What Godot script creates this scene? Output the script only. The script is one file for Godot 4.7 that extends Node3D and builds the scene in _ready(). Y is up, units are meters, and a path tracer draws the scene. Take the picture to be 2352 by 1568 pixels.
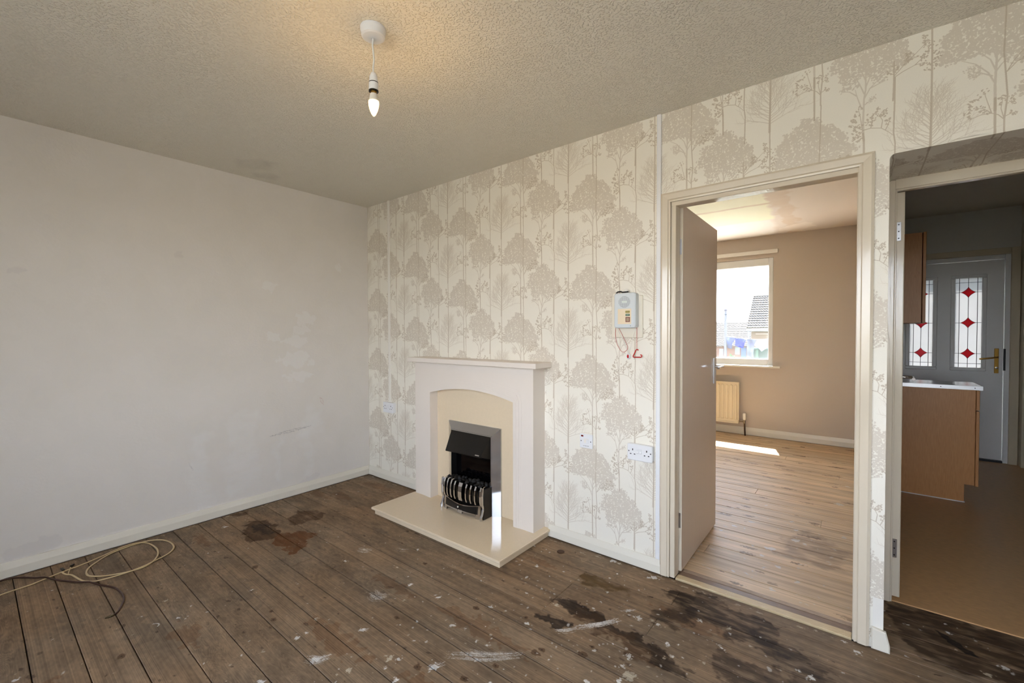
extends Node3D
# A bare living room with a fireplace, seen towards the bedroom door and the kitchen alcove.
# x runs along the fireplace wall from the left corner, z comes into the room, y is up, metres.

const H := 2.4
const FLOOR_X := 4.096      # the painted floor map covers x 0..4.096, z -0.5..2.5
const FLOOR_Z0 := -0.5
const PITCH := 0.1362       # width of a floorboard

var rng := RandomNumberGenerator.new()
var M := {}

# ---------------------------------------------------------------- mesh builder
class MB:
	var v := PackedVector3Array()
	var n := PackedVector3Array()
	var uv := PackedVector2Array()
	var uv2 := PackedVector2Array()
	var two := false

	static func plane_uv(p: Vector3, q: Vector3) -> Vector2:
		var a := q.abs()
		if a.y >= a.x and a.y >= a.z:
			return Vector2(p.x, p.z)
		if a.x >= a.z:
			return Vector2(p.z, p.y)
		return Vector2(p.x, p.y)

	func tri(a: Vector3, b: Vector3, c: Vector3, na: Vector3, nb: Vector3, nc: Vector3) -> void:
		var f := (b - a).cross(c - a)
		var g := na + nb + nc
		if f.dot(g) > 0.0:
			var t := b
			b = c
			c = t
			t = nb
			nb = nc
			nc = t
		v.append_array([a, b, c])
		n.append_array([na, nb, nc])
		uv.append_array([plane_uv(a, g), plane_uv(b, g), plane_uv(c, g)])

	func quad(a: Vector3, b: Vector3, c: Vector3, d: Vector3, out: Vector3) -> void:
		var f := (b - a).cross(c - a)
		if f.length_squared() < 1e-16:
			f = (c - a).cross(d - a)
		f = f.normalized()
		if f.dot(out) < 0.0:
			f = -f
		tri(a, b, c, f, f, f)
		tri(a, c, d, f, f, f)

	func squad(a: Vector3, b: Vector3, c: Vector3, d: Vector3, na: Vector3, nb: Vector3, nc: Vector3, nd: Vector3) -> void:
		tri(a, b, c, na, nb, nc)
		tri(a, c, d, na, nc, nd)

	func box(lo: Vector3, hi: Vector3, c := 0.0, xf := Transform3D()) -> void:
		var m := (lo + hi) * 0.5
		var h := (hi - lo) * 0.5
		c = minf(c, minf(h.x, minf(h.y, h.z)) * 0.98)
		var p := {}
		for sx in [-1, 1]:
			for sy in [-1, 1]:
				for sz in [-1, 1]:
					var s := Vector3(sx, sy, sz)
					p[[sx, sy, sz, 0]] = xf * (m + Vector3(h.x, h.y - c, h.z - c) * s)
					p[[sx, sy, sz, 1]] = xf * (m + Vector3(h.x - c, h.y, h.z - c) * s)
					p[[sx, sy, sz, 2]] = xf * (m + Vector3(h.x - c, h.y - c, h.z) * s)
		var bs := xf.basis
		for s in [-1, 1]:
			quad(p[[s, -1, -1, 0]], p[[s, 1, -1, 0]], p[[s, 1, 1, 0]], p[[s, -1, 1, 0]], bs * Vector3(s, 0, 0))
			quad(p[[-1, s, -1, 1]], p[[1, s, -1, 1]], p[[1, s, 1, 1]], p[[-1, s, 1, 1]], bs * Vector3(0, s, 0))
			quad(p[[-1, -1, s, 2]], p[[1, -1, s, 2]], p[[1, 1, s, 2]], p[[-1, 1, s, 2]], bs * Vector3(0, 0, s))
		if c <= 0.0:
			return
		for a in [-1, 1]:
			for b in [-1, 1]:
				quad(p[[a, b, -1, 0]], p[[a, b, 1, 0]], p[[a, b, 1, 1]], p[[a, b, -1, 1]], bs * Vector3(a, b, 0))
				quad(p[[a, -1, b, 0]], p[[a, 1, b, 0]], p[[a, 1, b, 2]], p[[a, -1, b, 2]], bs * Vector3(a, 0, b))
				quad(p[[-1, a, b, 1]], p[[1, a, b, 1]], p[[1, a, b, 2]], p[[-1, a, b, 2]], bs * Vector3(0, a, b))
				for e in [-1, 1]:
					var o := (bs * Vector3(a, b, e)).normalized()
					tri(p[[a, b, e, 0]], p[[a, b, e, 1]], p[[a, b, e, 2]], o, o, o)

	# polygon in the xy plane of xf, drawn out from z0 to z1, rim chamfered on the z1 side
	func extrude(poly: PackedVector2Array, z0: float, z1: float, xf := Transform3D(), ch := 0.0) -> void:
		if Geometry2D.is_polygon_clockwise(poly):
			poly.reverse()
		var top := poly
		if ch > 0.0:
			var ins := Geometry2D.offset_polygon(poly, -ch, Geometry2D.JOIN_MITER)
			if ins.size() == 1 and ins[0].size() == poly.size():
				top = align(poly, ins[0])
			else:
				ch = 0.0
		var zs := z1 - ch
		for cap in [[z0, poly, -1.0], [z1, top, 1.0]]:
			var pl: PackedVector2Array = cap[1]
			var idx := Geometry2D.triangulate_polygon(pl)
			var out: Vector3 = (xf.basis * Vector3(0, 0, cap[2])).normalized()
			for i in range(0, idx.size(), 3):
				tri(xf * Vector3(pl[idx[i]].x, pl[idx[i]].y, cap[0]), xf * Vector3(pl[idx[i + 1]].x, pl[idx[i + 1]].y, cap[0]), xf * Vector3(pl[idx[i + 2]].x, pl[idx[i + 2]].y, cap[0]), out, out, out)
		var k := poly.size()
		for i in k:
			var a := poly[i]
			var b := poly[(i + 1) % k]
			var o := Vector3(b.y - a.y, a.x - b.x, 0)
			var A := top[i]
			var B := top[(i + 1) % k]
			quad(xf * Vector3(a.x, a.y, z0), xf * Vector3(b.x, b.y, z0), xf * Vector3(b.x, b.y, zs), xf * Vector3(a.x, a.y, zs), xf.basis * o)
			if ch > 0.0:
				quad(xf * Vector3(a.x, a.y, zs), xf * Vector3(b.x, b.y, zs), xf * Vector3(B.x, B.y, z1), xf * Vector3(A.x, A.y, z1), xf.basis * (o.normalized() + Vector3(0, 0, 1)))

	func align(poly: PackedVector2Array, ins: PackedVector2Array) -> PackedVector2Array:
		if Geometry2D.is_polygon_clockwise(ins):
			ins.reverse()
		var best := 0
		var d := 1e9
		for s in ins.size():
			var t := 0.0
			for i in ins.size():
				t += ins[(i + s) % ins.size()].distance_to(poly[i])
			if t < d:
				d = t
				best = s
		var r := PackedVector2Array()
		for i in ins.size():
			r.append(ins[(i + best) % ins.size()])
		return r

	# profile of (radius, y) turned about the y axis of xf
	func lathe(prof: Array, seg := 20, xf := Transform3D(), smooth := false) -> void:
		for i in prof.size() - 1:
			var p: Vector2 = prof[i]
			var q: Vector2 = prof[i + 1]
			var d := q - p
			var nn := Vector2(d.y, -d.x).normalized()
			var n0 := nn
			var n1 := nn
			if smooth:
				if i > 0:
					var e: Vector2 = p - prof[i - 1]
					n0 = (nn + Vector2(e.y, -e.x).normalized()).normalized()
				if i < prof.size() - 2:
					var e2: Vector2 = prof[i + 2] - q
					n1 = (nn + Vector2(e2.y, -e2.x).normalized()).normalized()
			for k in seg:
				var a := TAU * k / seg
				var b := TAU * (k + 1) / seg
				var ca := Vector3(cos(a), 0, sin(a))
				var cb := Vector3(cos(b), 0, sin(b))
				var up := Vector3.UP
				squad(xf * (ca * p.x + up * p.y), xf * (cb * p.x + up * p.y), xf * (cb * q.x + up * q.y), xf * (ca * q.x + up * q.y),
					xf.basis * (ca * n0.x + up * n0.y), xf.basis * (cb * n0.x + up * n0.y), xf.basis * (cb * n1.x + up * n1.y), xf.basis * (ca * n1.x + up * n1.y))

	# round or flattened tube along points; flat squashes it against the floor
	func tube(pts: Array, r: float, seg := 8, flat := 1.0, closed_ends := true) -> void:
		var c := pts.size()
		var side := Vector3.UP
		var rings := []
		var dirs := []
		for i in c:
			var t: Vector3 = (pts[mini(i + 1, c - 1)] - pts[maxi(i - 1, 0)]).normalized()
			dirs.append(t)
			side = (side - t * side.dot(t))
			if side.length() < 1e-4:
				side = Vector3.RIGHT - t * t.x
			side = side.normalized()
			var w := t.cross(side)
			var ring := []
			for k in seg:
				var a := TAU * k / seg
				ring.append([pts[i] + side * cos(a) * r * flat + w * sin(a) * r, (side * cos(a) / flat + w * sin(a)).normalized()])
			rings.append(ring)
		for i in c - 1:
			for k in seg:
				var k2 := (k + 1) % seg
				squad(rings[i][k][0], rings[i][k2][0], rings[i + 1][k2][0], rings[i + 1][k][0], rings[i][k][1], rings[i][k2][1], rings[i + 1][k2][1], rings[i + 1][k][1])
		if closed_ends:
			for e in [[0, -1.0], [c - 1, 1.0]]:
				var o: Vector3 = dirs[e[0]] * e[1]
				for k in seg:
					tri(pts[e[0]], rings[e[0]][k][0], rings[e[0]][(k + 1) % seg][0], o, o, o)

	func ball(c: Vector3, r: Vector3, seg := 12, rows := 8) -> void:
		for i in rows:
			for k in seg:
				var q := []
				for e in [[i, k], [i, k + 1], [i + 1, k + 1], [i + 1, k]]:
					var th: float = PI * e[0] / rows
					var ph: float = TAU * e[1] / seg
					q.append(Vector3(sin(th) * cos(ph), cos(th), sin(th) * sin(ph)))
				squad(c + q[0] * r, c + q[1] * r, c + q[2] * r, c + q[3] * r, (q[0] / r).normalized(), (q[1] / r).normalized(), (q[2] / r).normalized(), (q[3] / r).normalized())

	func mesh() -> ArrayMesh:
		var a := []
		a.resize(Mesh.ARRAY_MAX)
		a[Mesh.ARRAY_VERTEX] = v
		a[Mesh.ARRAY_NORMAL] = n
		a[Mesh.ARRAY_TEX_UV] = uv
		if two:
			a[Mesh.ARRAY_TEX_UV2] = uv2
		var m := ArrayMesh.new()
		m.add_surface_from_arrays(Mesh.PRIMITIVE_TRIANGLES, a)
		return m

# ---------------------------------------------------------------- painter for texture maps
class Canvas:
	var w: int
	var h: int
	var d: PackedByteArray
	var nz := FastNoiseLite.new()

	func _init(width: int, height: int) -> void:
		w = width
		h = height
		d.resize(w * h * 3)
		nz.seed = 5
		nz.frequency = 0.05
		nz.fractal_octaves = 3

	func fill(c: Color) -> void:
		var row := PackedByteArray()
		row.resize(w * 3)
		for x in w:
			row[x * 3] = int(c.r * 255)
			row[x * 3 + 1] = int(c.g * 255)
			row[x * 3 + 2] = int(c.b * 255)
		d.clear()
		for y in h:
			d.append_array(row)

	func dab(x: int, y: int, c: Color, a: float) -> void:
		if x < 0 or y < 0 or x >= w or y >= h:
			return
		var i := (y * w + x) * 3
		d[i] = int(d[i] + (c.r * 255 - d[i]) * a)
		d[i + 1] = int(d[i + 1] + (c.g * 255 - d[i + 1]) * a)
		d[i + 2] = int(d[i + 2] + (c.b * 255 - d[i + 2]) * a)

	# ragged splash
	func blob(cx: float, cy: float, r: float, c: Color, a: float, ratio := 1.0, turn := 0.0, rag := 0.55) -> void:
		var R := int(ceil(r * 1.7 * maxf(1.0, ratio))) + 1
		var ct := cos(turn)
		var sn := sin(turn)
		var k := 6.0 / maxf(r, 1.5)
		for y in range(int(cy) - R, int(cy) + R + 1):
			for x in range(int(cx) - R, int(cx) + R + 1):
				var dx := x - cx
				var dy := y - cy
				var u := (dx * ct + dy * sn) / ratio
				var v := -dx * sn + dy * ct
				var q := sqrt(u * u + v * v) / r
				q += rag * nz.get_noise_2d(x * k * 2.0 + cx * 7.0, y * k * 2.0)
				if q < 1.0:
					dab(x, y, c, a * clampf((1.0 - q) * r * 0.8, 0.0, 1.0))

	# ragged, mottled patch inside a polygon
	func stain(poly: PackedVector2Array, c: Color, a: float, rag: float, mottle: float, soft := 6.0) -> void:
		var lo := poly[0]
		var hi := poly[0]
		for p in poly:
			lo = lo.min(p)
			hi = hi.max(p)
		var k := poly.size()
		for y in range(int(lo.y - rag) - 2, int(hi.y + rag) + 3):
			for x in range(int(lo.x - rag) - 2, int(hi.x + rag) + 3):
				var p := Vector2(x + rag * (1.6 * nz.get_noise_2d(x * 0.3, y * 0.3 + 900.0) + 0.35 * nz.get_noise_2d(x * 1.6, y * 1.6)), y + rag * (1.6 * nz.get_noise_2d(x * 0.3 + 700.0, y * 0.3) + 0.35 * nz.get_noise_2d(x * 1.6, y * 1.6 + 300.0)))
				if not Geometry2D.is_point_in_polygon(p, poly):
					continue
				var e := 1e9
				for i in k:
					e = minf(e, Geometry2D.get_closest_point_to_segment(p, poly[i], poly[(i + 1) % k]).distance_squared_to(p))
				var m := clampf(1.0 - mottle * (0.30 + 1.3 * nz.get_noise_2d(x * 0.3, y * 0.9) + 0.3 * nz.get_noise_2d(x * 0.8, y * 5.0)), 0.0, 1.0)
				dab(x, y, c, a * m * clampf(sqrt(e) / soft, 0.0, 1.0))

	# dry brush mark of many thin streaks
	func brush(a: Vector2, b: Vector2, width: float, streaks: int, c: Color, al: float, r: RandomNumberGenerator) -> void:
		var t := (b - a).normalized()
		var s := Vector2(-t.y, t.x)
		for i in streaks:
			var off := s * r.randf_range(-0.5, 0.5) * width
			var p0 := a + off + t * r.randf_range(-0.02, 0.35) * a.distance_to(b)
			var p1 := b + off - t * r.randf_range(-0.02, 0.3) * a.distance_to(b)
			var bow := s * (r.randf_range(-1, 1) * 2.5 + width * 0.25)
			var steps := int(p0.distance_to(p1)) + 1
			var hard := r.randf_range(0.25, 1.0) * al
			for j in steps:
				var f := float(j) / steps
				var p := p0.lerp(p1, f) + bow * sin(f * PI)
				if nz.get_noise_2d(p.x * 3.0 + i * 50.0, p.y * 3.0) > -0.12:
					dab(int(p.x), int(p.y), c, hard)

	func image() -> Image:
		return Image.create_from_data(w, h, false, Image.FORMAT_RGB8, d)

	func tex() -> ImageTexture:
		return ImageTexture.create_from_image(image())

# grey noise as bytes; a small field stretched to the size asked for
func grey(w: int, h: int, freq: float, oct: int, sd: int, sx := 1, sy := 1, seamless := false, type := FastNoiseLite.TYPE_SIMPLEX_SMOOTH) -> Image:
	var f := FastNoiseLite.new()
	f.seed = sd
	f.noise_type = type
	f.frequency = freq
	f.fractal_octaves = oct
	var im := f.get_seamless_image(w / sx, h / sy, false, false, 0.12) if seamless else f.get_image(w / sx, h / sy)
	if sx > 1 or sy > 1:
		im.resize(w, h, Image.INTERPOLATE_CUBIC)
	return im

func mat(c: Color, rough: float, metal := 0.0, spec := 0.5) -> StandardMaterial3D:
	var m := StandardMaterial3D.new()
	m.albedo_color = c
	m.roughness = rough
	m.metallic = metal
	m.metallic_specular = spec
	return m

func bump(m: StandardMaterial3D, t: Texture2D, cm: float) -> StandardMaterial3D:
	m.heightmap_enabled = true
	m.heightmap_texture = t
	m.heightmap_scale = cm
	return m

func scaled(m: StandardMaterial3D, s: Vector3, o := Vector3.ZERO) -> StandardMaterial3D:
	m.uv1_scale = s
	m.uv1_offset = o
	return m

# colour from one large map laid over the whole surface by its second coordinates
func by_map(m: StandardMaterial3D, t: Texture2D, s: Vector3, o: Vector3) -> StandardMaterial3D:
	m.detail_enabled = true
	m.detail_blend_mode = BaseMaterial3D.BLEND_MODE_MUL
	m.detail_uv_layer = BaseMaterial3D.DETAIL_UV_2
	m.detail_albedo = t
	m.uv2_scale = s
	m.uv2_offset = o
	return m

func second_uv(b: MB) -> MB:
	b.two = true
	b.uv2 = b.uv.duplicate()
	return b

# ---------------------------------------------------------------- naming
var taken := {}
func numbered(called: String) -> String:
	var k: int = taken.get(called, 0)
	taken[called] = k + 1
	return called if k == 0 else "%s_%03d" % [called, k]

func tag(o: Node, label: String, category: String, group := "", kind := "") -> Node:
	o.set_meta("label", label)
	o.set_meta("category", category)
	if group:
		o.set_meta("group", group)
	if kind:
		o.set_meta("kind", kind)
	return o

func thing(called: String, label: String, category: String, at := Vector3.ZERO, group := "", kind := "") -> Node3D:
	var o := Node3D.new()
	o.name = numbered(called)
	add_child(o)
	o.position = at
	tag(o, label, category, group, kind)
	return o

func part(mb: MB, called: String, m: Material, parent: Node3D, offset := Vector3.ZERO) -> MeshInstance3D:
	return put(mb.mesh(), called, m, parent, offset)

func put(mesh: Mesh, called: String, m: Material, parent: Node3D, offset := Vector3.ZERO) -> MeshInstance3D:
	var o := MeshInstance3D.new()
	o.name = called
	o.mesh = mesh
	o.material_override = null
	for i in mesh.get_surface_count():
		o.set_surface_override_material(i, m)
	parent.add_child(o, true)
	o.position = offset
	return o

# top-level thing of one mesh, built in world coordinates
func solo(mb: MB, called: String, m: Material, label: String, category: String, group := "", kind := "") -> MeshInstance3D:
	var o := put(mb.mesh(), numbered(called), m, self)
	tag(o, label, category, group, kind)
	return o

func one_box(lo: Vector3, hi: Vector3, c := 0.0) -> MB:
	var b := MB.new()
	b.box(lo, hi, c)
	return b

func boxes(list: Array, c := 0.0) -> MB:
	var b := MB.new()
	for e in list:
		b.box(Vector3(e[0], e[1], e[2]), Vector3(e[3], e[4], e[5]), c)
	return b

# ---------------------------------------------------------------- scene
func _ready() -> void:
	rng.seed = 11
	view_and_light()
	materials()
	shell()
	floors()
	woodwork()
	bedroom()
	kitchen()
	outside()
	fireplace()
	electric_fire()
	pendant()
	wall_fittings()
	alarm()
	cables()

func view_and_light() -> void:
	var cam := Camera3D.new()
	cam.name = "camera"
	var yaw := deg_to_rad(38.590)
	var pitch := deg_to_rad(-1.0719)
	var roll := deg_to_rad(-0.1405)
	var f := Vector3(-sin(yaw), 0, -cos(yaw))
	var r := Vector3(cos(yaw), 0, -sin(yaw))
	var f2 := f * cos(pitch) + Vector3.UP * sin(pitch)
	var u2 := Vector3.UP * cos(pitch) - f * sin(pitch)
	var r3 := r * cos(roll) + u2 * sin(roll)
	var u3 := u2 * cos(roll) - r * sin(roll)
	cam.transform = Transform3D(Basis(r3, u3, -f2), Vector3(3.4668, 1.2705, 2.2636))
	cam.fov = 76.157
	cam.near = 0.05
	cam.far = 400.0
	add_child(cam)

	var we := WorldEnvironment.new()
	we.name = "environment"
	var env := Environment.new()
	var sm := ProceduralSkyMaterial.new()
	sm.sky_top_color = Color(0.80, 0.88, 1.0)
	sm.sky_horizon_color = Color(0.96, 0.98, 1.0)
	sm.ground_horizon_color = Color(0.80, 0.80, 0.78)
	sm.ground_bottom_color = Color(0.55, 0.55, 0.52)
	sm.sky_curve = 0.2
	sm.sun_angle_max = 8.0
	sm.energy_multiplier = 1.0
	var sky := Sky.new()
	sky.sky_material = sm
	env.background_mode = Environment.BG_SKY
	env.sky = sky
	env.background_energy_multiplier = 3.4
	env.ambient_light_source = Environment.AMBIENT_SOURCE_SKY
	env.tonemap_mode = Environment.TONE_MAPPER_LINEAR
	env.tonemap_exposure = 4.65
	env.sdfgi_enabled = true
	env.ssao_enabled = true
	env.ssil_enabled = true
	we.environment = env
	add_child(we)

	var sun := DirectionalLight3D.new()
	sun.name = "sun"
	sun.light_color = Color(1.0, 0.98, 0.95)
	sun.light_energy = 4.6
	sun.light_angular_distance = 0.6
	sun.shadow_enabled = true
	add_child(sun)
	sun.look_at_from_position(Vector3.ZERO, Vector3(0.165, -1.0, 0.60), Vector3.RIGHT)

func materials() -> void:
	var fleck := grey(1024, 1024, 0.075, 2, 3, 1, 1, true)
	var fd := fleck.get_data()
	var fb := grey(1024, 1024, 0.02, 2, 4, 1, 1, true).get_data()
	for i in fd.size():
		fd[i] = clampi((fd[i] - 138 + (fb[i] - 128) / 4) * 6, 0, 255)
	var fleck_t := ImageTexture.create_from_image(Image.create_from_data(1024, 1024, false, Image.FORMAT_L8, fd))
	var fine_t := ImageTexture.create_from_image(grey(512, 512, 0.09, 3, 8, 1, 1, true))
	var brush_t := ImageTexture.create_from_image(grey(512, 512, 0.05, 3, 9, 1, 8, true))
	var speck := grey(512, 512, 0.25, 2, 14, 1, 1, true)

	# ceiling: cream paint over a combed, flecked coating, a soot smudge by the left wall
	var cc := Canvas.new(1024, 768)
	cc.fill(Color(0.90, 0.88, 0.825))
	for q in [[[0.14, 1.10, 0.30, 1.16, 0.46, 1.06, 0.42, 0.94, 0.26, 0.92], 0.13], [[0.03, 0.96, 0.14, 1.02, 0.26, 0.92, 0.22, 0.80, 0.08, 0.80], 0.18], [[0.30, 1.02, 0.40, 1.04, 0.44, 0.96, 0.34, 0.94], 0.13]]:
		var sp := PackedVector2Array()
		for k in range(0, q[0].size(), 2):
			sp.append(Vector2(q[0][k] / 4.8 * 1024, q[0][k + 1] / 3.6 * 768))
		cc.stain(sp, Color(0.62, 0.59, 0.55), q[1], 6.0, 0.5, 9.0)
	M.ceiling = bump(mat(Color.WHITE, 0.40), fleck_t, 0.22)
	by_map(M.ceiling, cc.tex(), Vector3(1.0 / 4.8, 1.0 / 3.6, 1), Vector3.ZERO)
	M.paper = wallpaper()
	M.left_wall = left_wall_paint(fine_t)
	M.plain_wall = bump(mat(Color(0.83, 0.81, 0.79), 0.85), fine_t, 0.03)
	M.gloss = bump(mat(Color(0.86, 0.81, 0.725), 0.13), brush_t, 0.035)
	scaled(M.gloss, Vector3(3, 3, 3))
	M.skirt = bump(mat(Color(0.90, 0.875, 0.815), 0.35), brush_t, 0.03)
	M.door_gloss = bump(mat(Color(0.82, 0.76, 0.70), 0.16), brush_t, 0.012)
	M.white = mat(Color(0.92, 0.92, 0.92), 0.3)
	M.white_warm = mat(Color(0.93, 0.91, 0.87), 0.4)
	M.black = mat(Color(0.03, 0.03, 0.03), 0.35)
	M.soot = mat(Color(0.02, 0.02, 0.02), 0.6)
	M.black_glass = mat(Color(0.015, 0.015, 0.017), 0.06)
	M.chrome = mat(Color(0.82, 0.82, 0.83), 0.14, 1.0)
	M.steel = mat(Color(0.74, 0.74, 0.75), 0.30, 1.0)
	M.polished = mat(Color(0.80, 0.80, 0.80), 0.08, 1.0)
	M.steel.anisotropy_enabled = true
	M.steel.anisotropy = 0.6
	M.brass = mat(Color(0.70, 0.55, 0.28), 0.28, 1.0)
	M.copper_old = mat(Color(0.30, 0.20, 0.12), 0.5, 0.6)
	M.red = mat(Color(0.72, 0.06, 0.05), 0.25)
	M.stone_white = bump(mat(Color(0.91, 0.87, 0.825), 0.5), fine_t, 0.01)
	# cream conglomerate marble with a polished face
	var mc := Canvas.new(512, 512)
	var sd := speck.get_data()
	var sl := grey(512, 512, 0.03, 3, 33, 1, 1, true).get_data()
	for i in 512 * 512:
		var t := 1.0 + (sd[i] - 128) / 128.0 * 0.07 + (sl[i] - 128) / 128.0 * 0.008
		mc.d[i * 3] = clampi(int(229 * t), 0, 255)
		mc.d[i * 3 + 1] = clampi(int(209 * t), 0, 255)
		mc.d[i * 3 + 2] = clampi(int(178 * t), 0, 255)
	M.marble = mat(Color.WHITE, 0.07)
	M.marble.albedo_texture = mc.tex()
	scaled(M.marble, Vector3(2.5, 2.5, 2.5))
	# bedroom
	M.pink = bump(mat(Color(0.79, 0.735, 0.67), 0.6), fine_t, 0.03)
	M.cream_metal = mat(Color(0.94, 0.89, 0.78), 0.3)
	M.pvc = mat(Color(0.93, 0.93, 0.92), 0.2)
	M.pine = wood(Color(0.86, 0.78, 0.63), Color(0.80, 0.70, 0.54), 71, 0.55, true)
	M.pine_old = wood(Color(0.70, 0.61, 0.52), Color(0.62, 0.53, 0.44), 73, 0.6, true)
	M.tread = wood(Color(0.56, 0.46, 0.38), Color(0.47, 0.38, 0.31), 74, 0.5, true)
	# kitchen
	M.beech = wood(Color(0.78, 0.555, 0.33), Color(0.73, 0.50, 0.28), 75, 0.4)
	M.kitchen_wall = bump(mat(Color(0.80, 0.79, 0.75), 0.8), fine_t, 0.03)
	M.kitchen_ceiling = mat(Color(0.86, 0.83, 0.76), 0.6)
	M.kitchen_trim = mat(Color(0.80, 0.75, 0.64), 0.35)
	M.back_door = mat(Color(0.91, 0.91, 0.90), 0.35)
	M.worktop = mat(Color(0.62, 0.60, 0.58), 0.18)
	M.alu = mat(Color(0.80, 0.80, 0.80), 0.35, 1.0)
	M.lead = mat(Color(0.13, 0.13, 0.14), 0.5)
	M.vinyl = vinyl(sl)
	var fr := mat(Color(0.70, 0.70, 0.70), 0.4)
	fr.backlight_enabled = true
	fr.backlight = Color(0.62, 0.62, 0.62)
	M.frosted = fr
	var rg := mat(Color(0.75, 0.02, 0.12), 0.3)
	rg.backlight_enabled = true
	rg.backlight = Color(1.0, 0.05, 0.27)
	M.red_glass = rg
	var gl := StandardMaterial3D.new()
	gl.transparency = BaseMaterial3D.TRANSPARENCY_ALPHA
	gl.albedo_color = Color(1, 1, 1, 0.06)
	gl.roughness = 0.02
	M.glass = gl
	M.sub = mat(Color(0.52, 0.50, 0.47), 0.95)
	M.cable_cream = mat(Color(0.80, 0.70, 0.52), 0.35)
	M.cable_brown = mat(Color(0.25, 0.15, 0.11), 0.4)
	M.flex = mat(Color(0.90, 0.90, 0.88), 0.35)

func wood(a: Color, b: Color, sd: int, rough: float, along_x := false) -> StandardMaterial3D:
	var c := Canvas.new(256, 512)
	var sx := 16 if along_x else 1
	var sy := 1 if along_x else 16
	var g := grey(256, 512, 0.05, 3, sd, sx, sy, true).get_data()
	var fi := grey(256, 512, 0.3, 2, sd + 1, sx, sy, true).get_data()
	for i in 256 * 512:
		var t := clampf(0.5 + 0.5 * sin(g[i] * 0.16) * 0.6 + (fi[i] - 128) / 256.0, 0.0, 1.0)
		var q := a.lerp(b, t)
		c.d[i * 3] = int(q.r * 255)
		c.d[i * 3 + 1] = int(q.g * 255)
		c.d[i * 3 + 2] = int(q.b * 255)
	var m := mat(Color.WHITE, rough)
	m.albedo_texture = c.tex()
	scaled(m, Vector3(2.2, 0.9, 1))
	return m

func vinyl(sl: PackedByteArray) -> StandardMaterial3D:
	var c := Canvas.new(512, 512)
	var g := grey(512, 512, 0.12, 3, 91, 4, 1, true).get_data()
	for i in 512 * 512:
		var t := 1.0 + (g[i] - 128) / 128.0 * 0.05 + (sl[i] - 128) / 128.0 * 0.03
		c.d[i * 3] = clampi(int(196 * t), 0, 255)
		c.d[i * 3 + 1] = clampi(int(154 * t), 0, 255)
		c.d[i * 3 + 2] = clampi(int(106 * t), 0, 255)
	var m := mat(Color.WHITE, 0.38)
	m.albedo_texture = c.tex()
	scaled(m, Vector3(1.4, 1.4, 1))
	return m

func left_wall_paint(fine_t: Texture2D) -> StandardMaterial3D:
	# u is z 0..4, v is height 0..2.5 from the top
	var c := Canvas.new(1024, 640)
	c.fill(Color(0.885, 0.86, 0.83))
	var lo := grey(1024, 640, 0.012, 3, 21).get_data()
	for i in 1024 * 640:
		var t := (lo[i] - 128) / 128.0 * 2.0
		c.d[i * 3] = clampi(int(c.d[i * 3] + t), 0, 255)
		c.d[i * 3 + 1] = clampi(int(c.d[i * 3 + 1] + t), 0, 255)
		c.d[i * 3 + 2] = clampi(int(c.d[i * 3 + 2] + t * 1.3), 0, 255)
	var white := Color(0.915, 0.905, 0.89)
	var px := func(z: float, y: float) -> Vector2: return Vector2(z * 256.0, (2.5 - y) * 256.0)
	# filler and touched-up paint
	for q in [[0.63, 1.07, 15, 2.2], [0.64, 1.21, 12, 2.0], [0.62, 0.94, 11, 2.4], [0.83, 1.63, 12, 1.0], [0.82, 1.25, 9, 1.5], [0.57, 1.39, 13, 1.6], [0.28, 1.83, 8, 1.0], [0.60, 1.30, 10, 1.8]]:
		var p: Vector2 = px.call(q[0], q[1])
		c.blob(p.x, p.y, q[2], white, 0.5, q[3], 0.0, 0.7)
	for q in [[1.04, 0.41, 0.12, 0.30], [0.56, 0.27, 0.07, 0.26], [1.30, 0.34, 0.08, 0.30], [0.50, 0.56, 0.10, 0.14], [0.78, 0.30, 0.05, 0.22]]:
		var a: Vector2 = px.call(q[0] - q[2], q[1] + q[3])
		var b: Vector2 = px.call(q[0] + q[2], maxf(q[1] - q[3], 0.1))
		c.stain(PackedVector2Array([a, Vector2(b.x, a.y), b, Vector2(a.x, b.y)]), white, 0.42, 10.0, 0.5, 12.0)
	# grey scuffs
	for q in [[1.39, 1.79, 7, 0.9], [2.09, 1.61, 5, 2.0], [0.55, 0.09, 9, 2.5], [2.05, 0.12, 12, 2.5]]:
		var p: Vector2 = px.call(q[0], q[1])
		c.blob(p.x, p.y, q[2], Color(0.75, 0.73, 0.71), 0.16, q[3], 0.2, 0.7)
	c.brush(px.call(0.85, 0.50), px.call(0.52, 0.53), 3.0, 6, Color(0.55, 0.53, 0.52), 0.35, rng)
	c.brush(px.call(0.47, 0.78), px.call(0.42, 0.66), 2.0, 4, Color(0.70, 0.50, 0.48), 0.35, rng)
	c.brush(px.call(1.36, 0.42), px.call(1.33, 0.35), 2.0, 3, Color(0.55, 0.53, 0.52), 0.3, rng)
	var m := bump(mat(Color.WHITE, 0.8), fine_t, 0.04)
	return by_map(m, c.tex(), Vector3(0.25, -0.4, 1), Vector3(0, 1.0, 0))

# ---------------------------------------------------------------- wallpaper print
const TS := 1024
var ink1 := PackedByteArray()
var ink2 := PackedByteArray()

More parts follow.
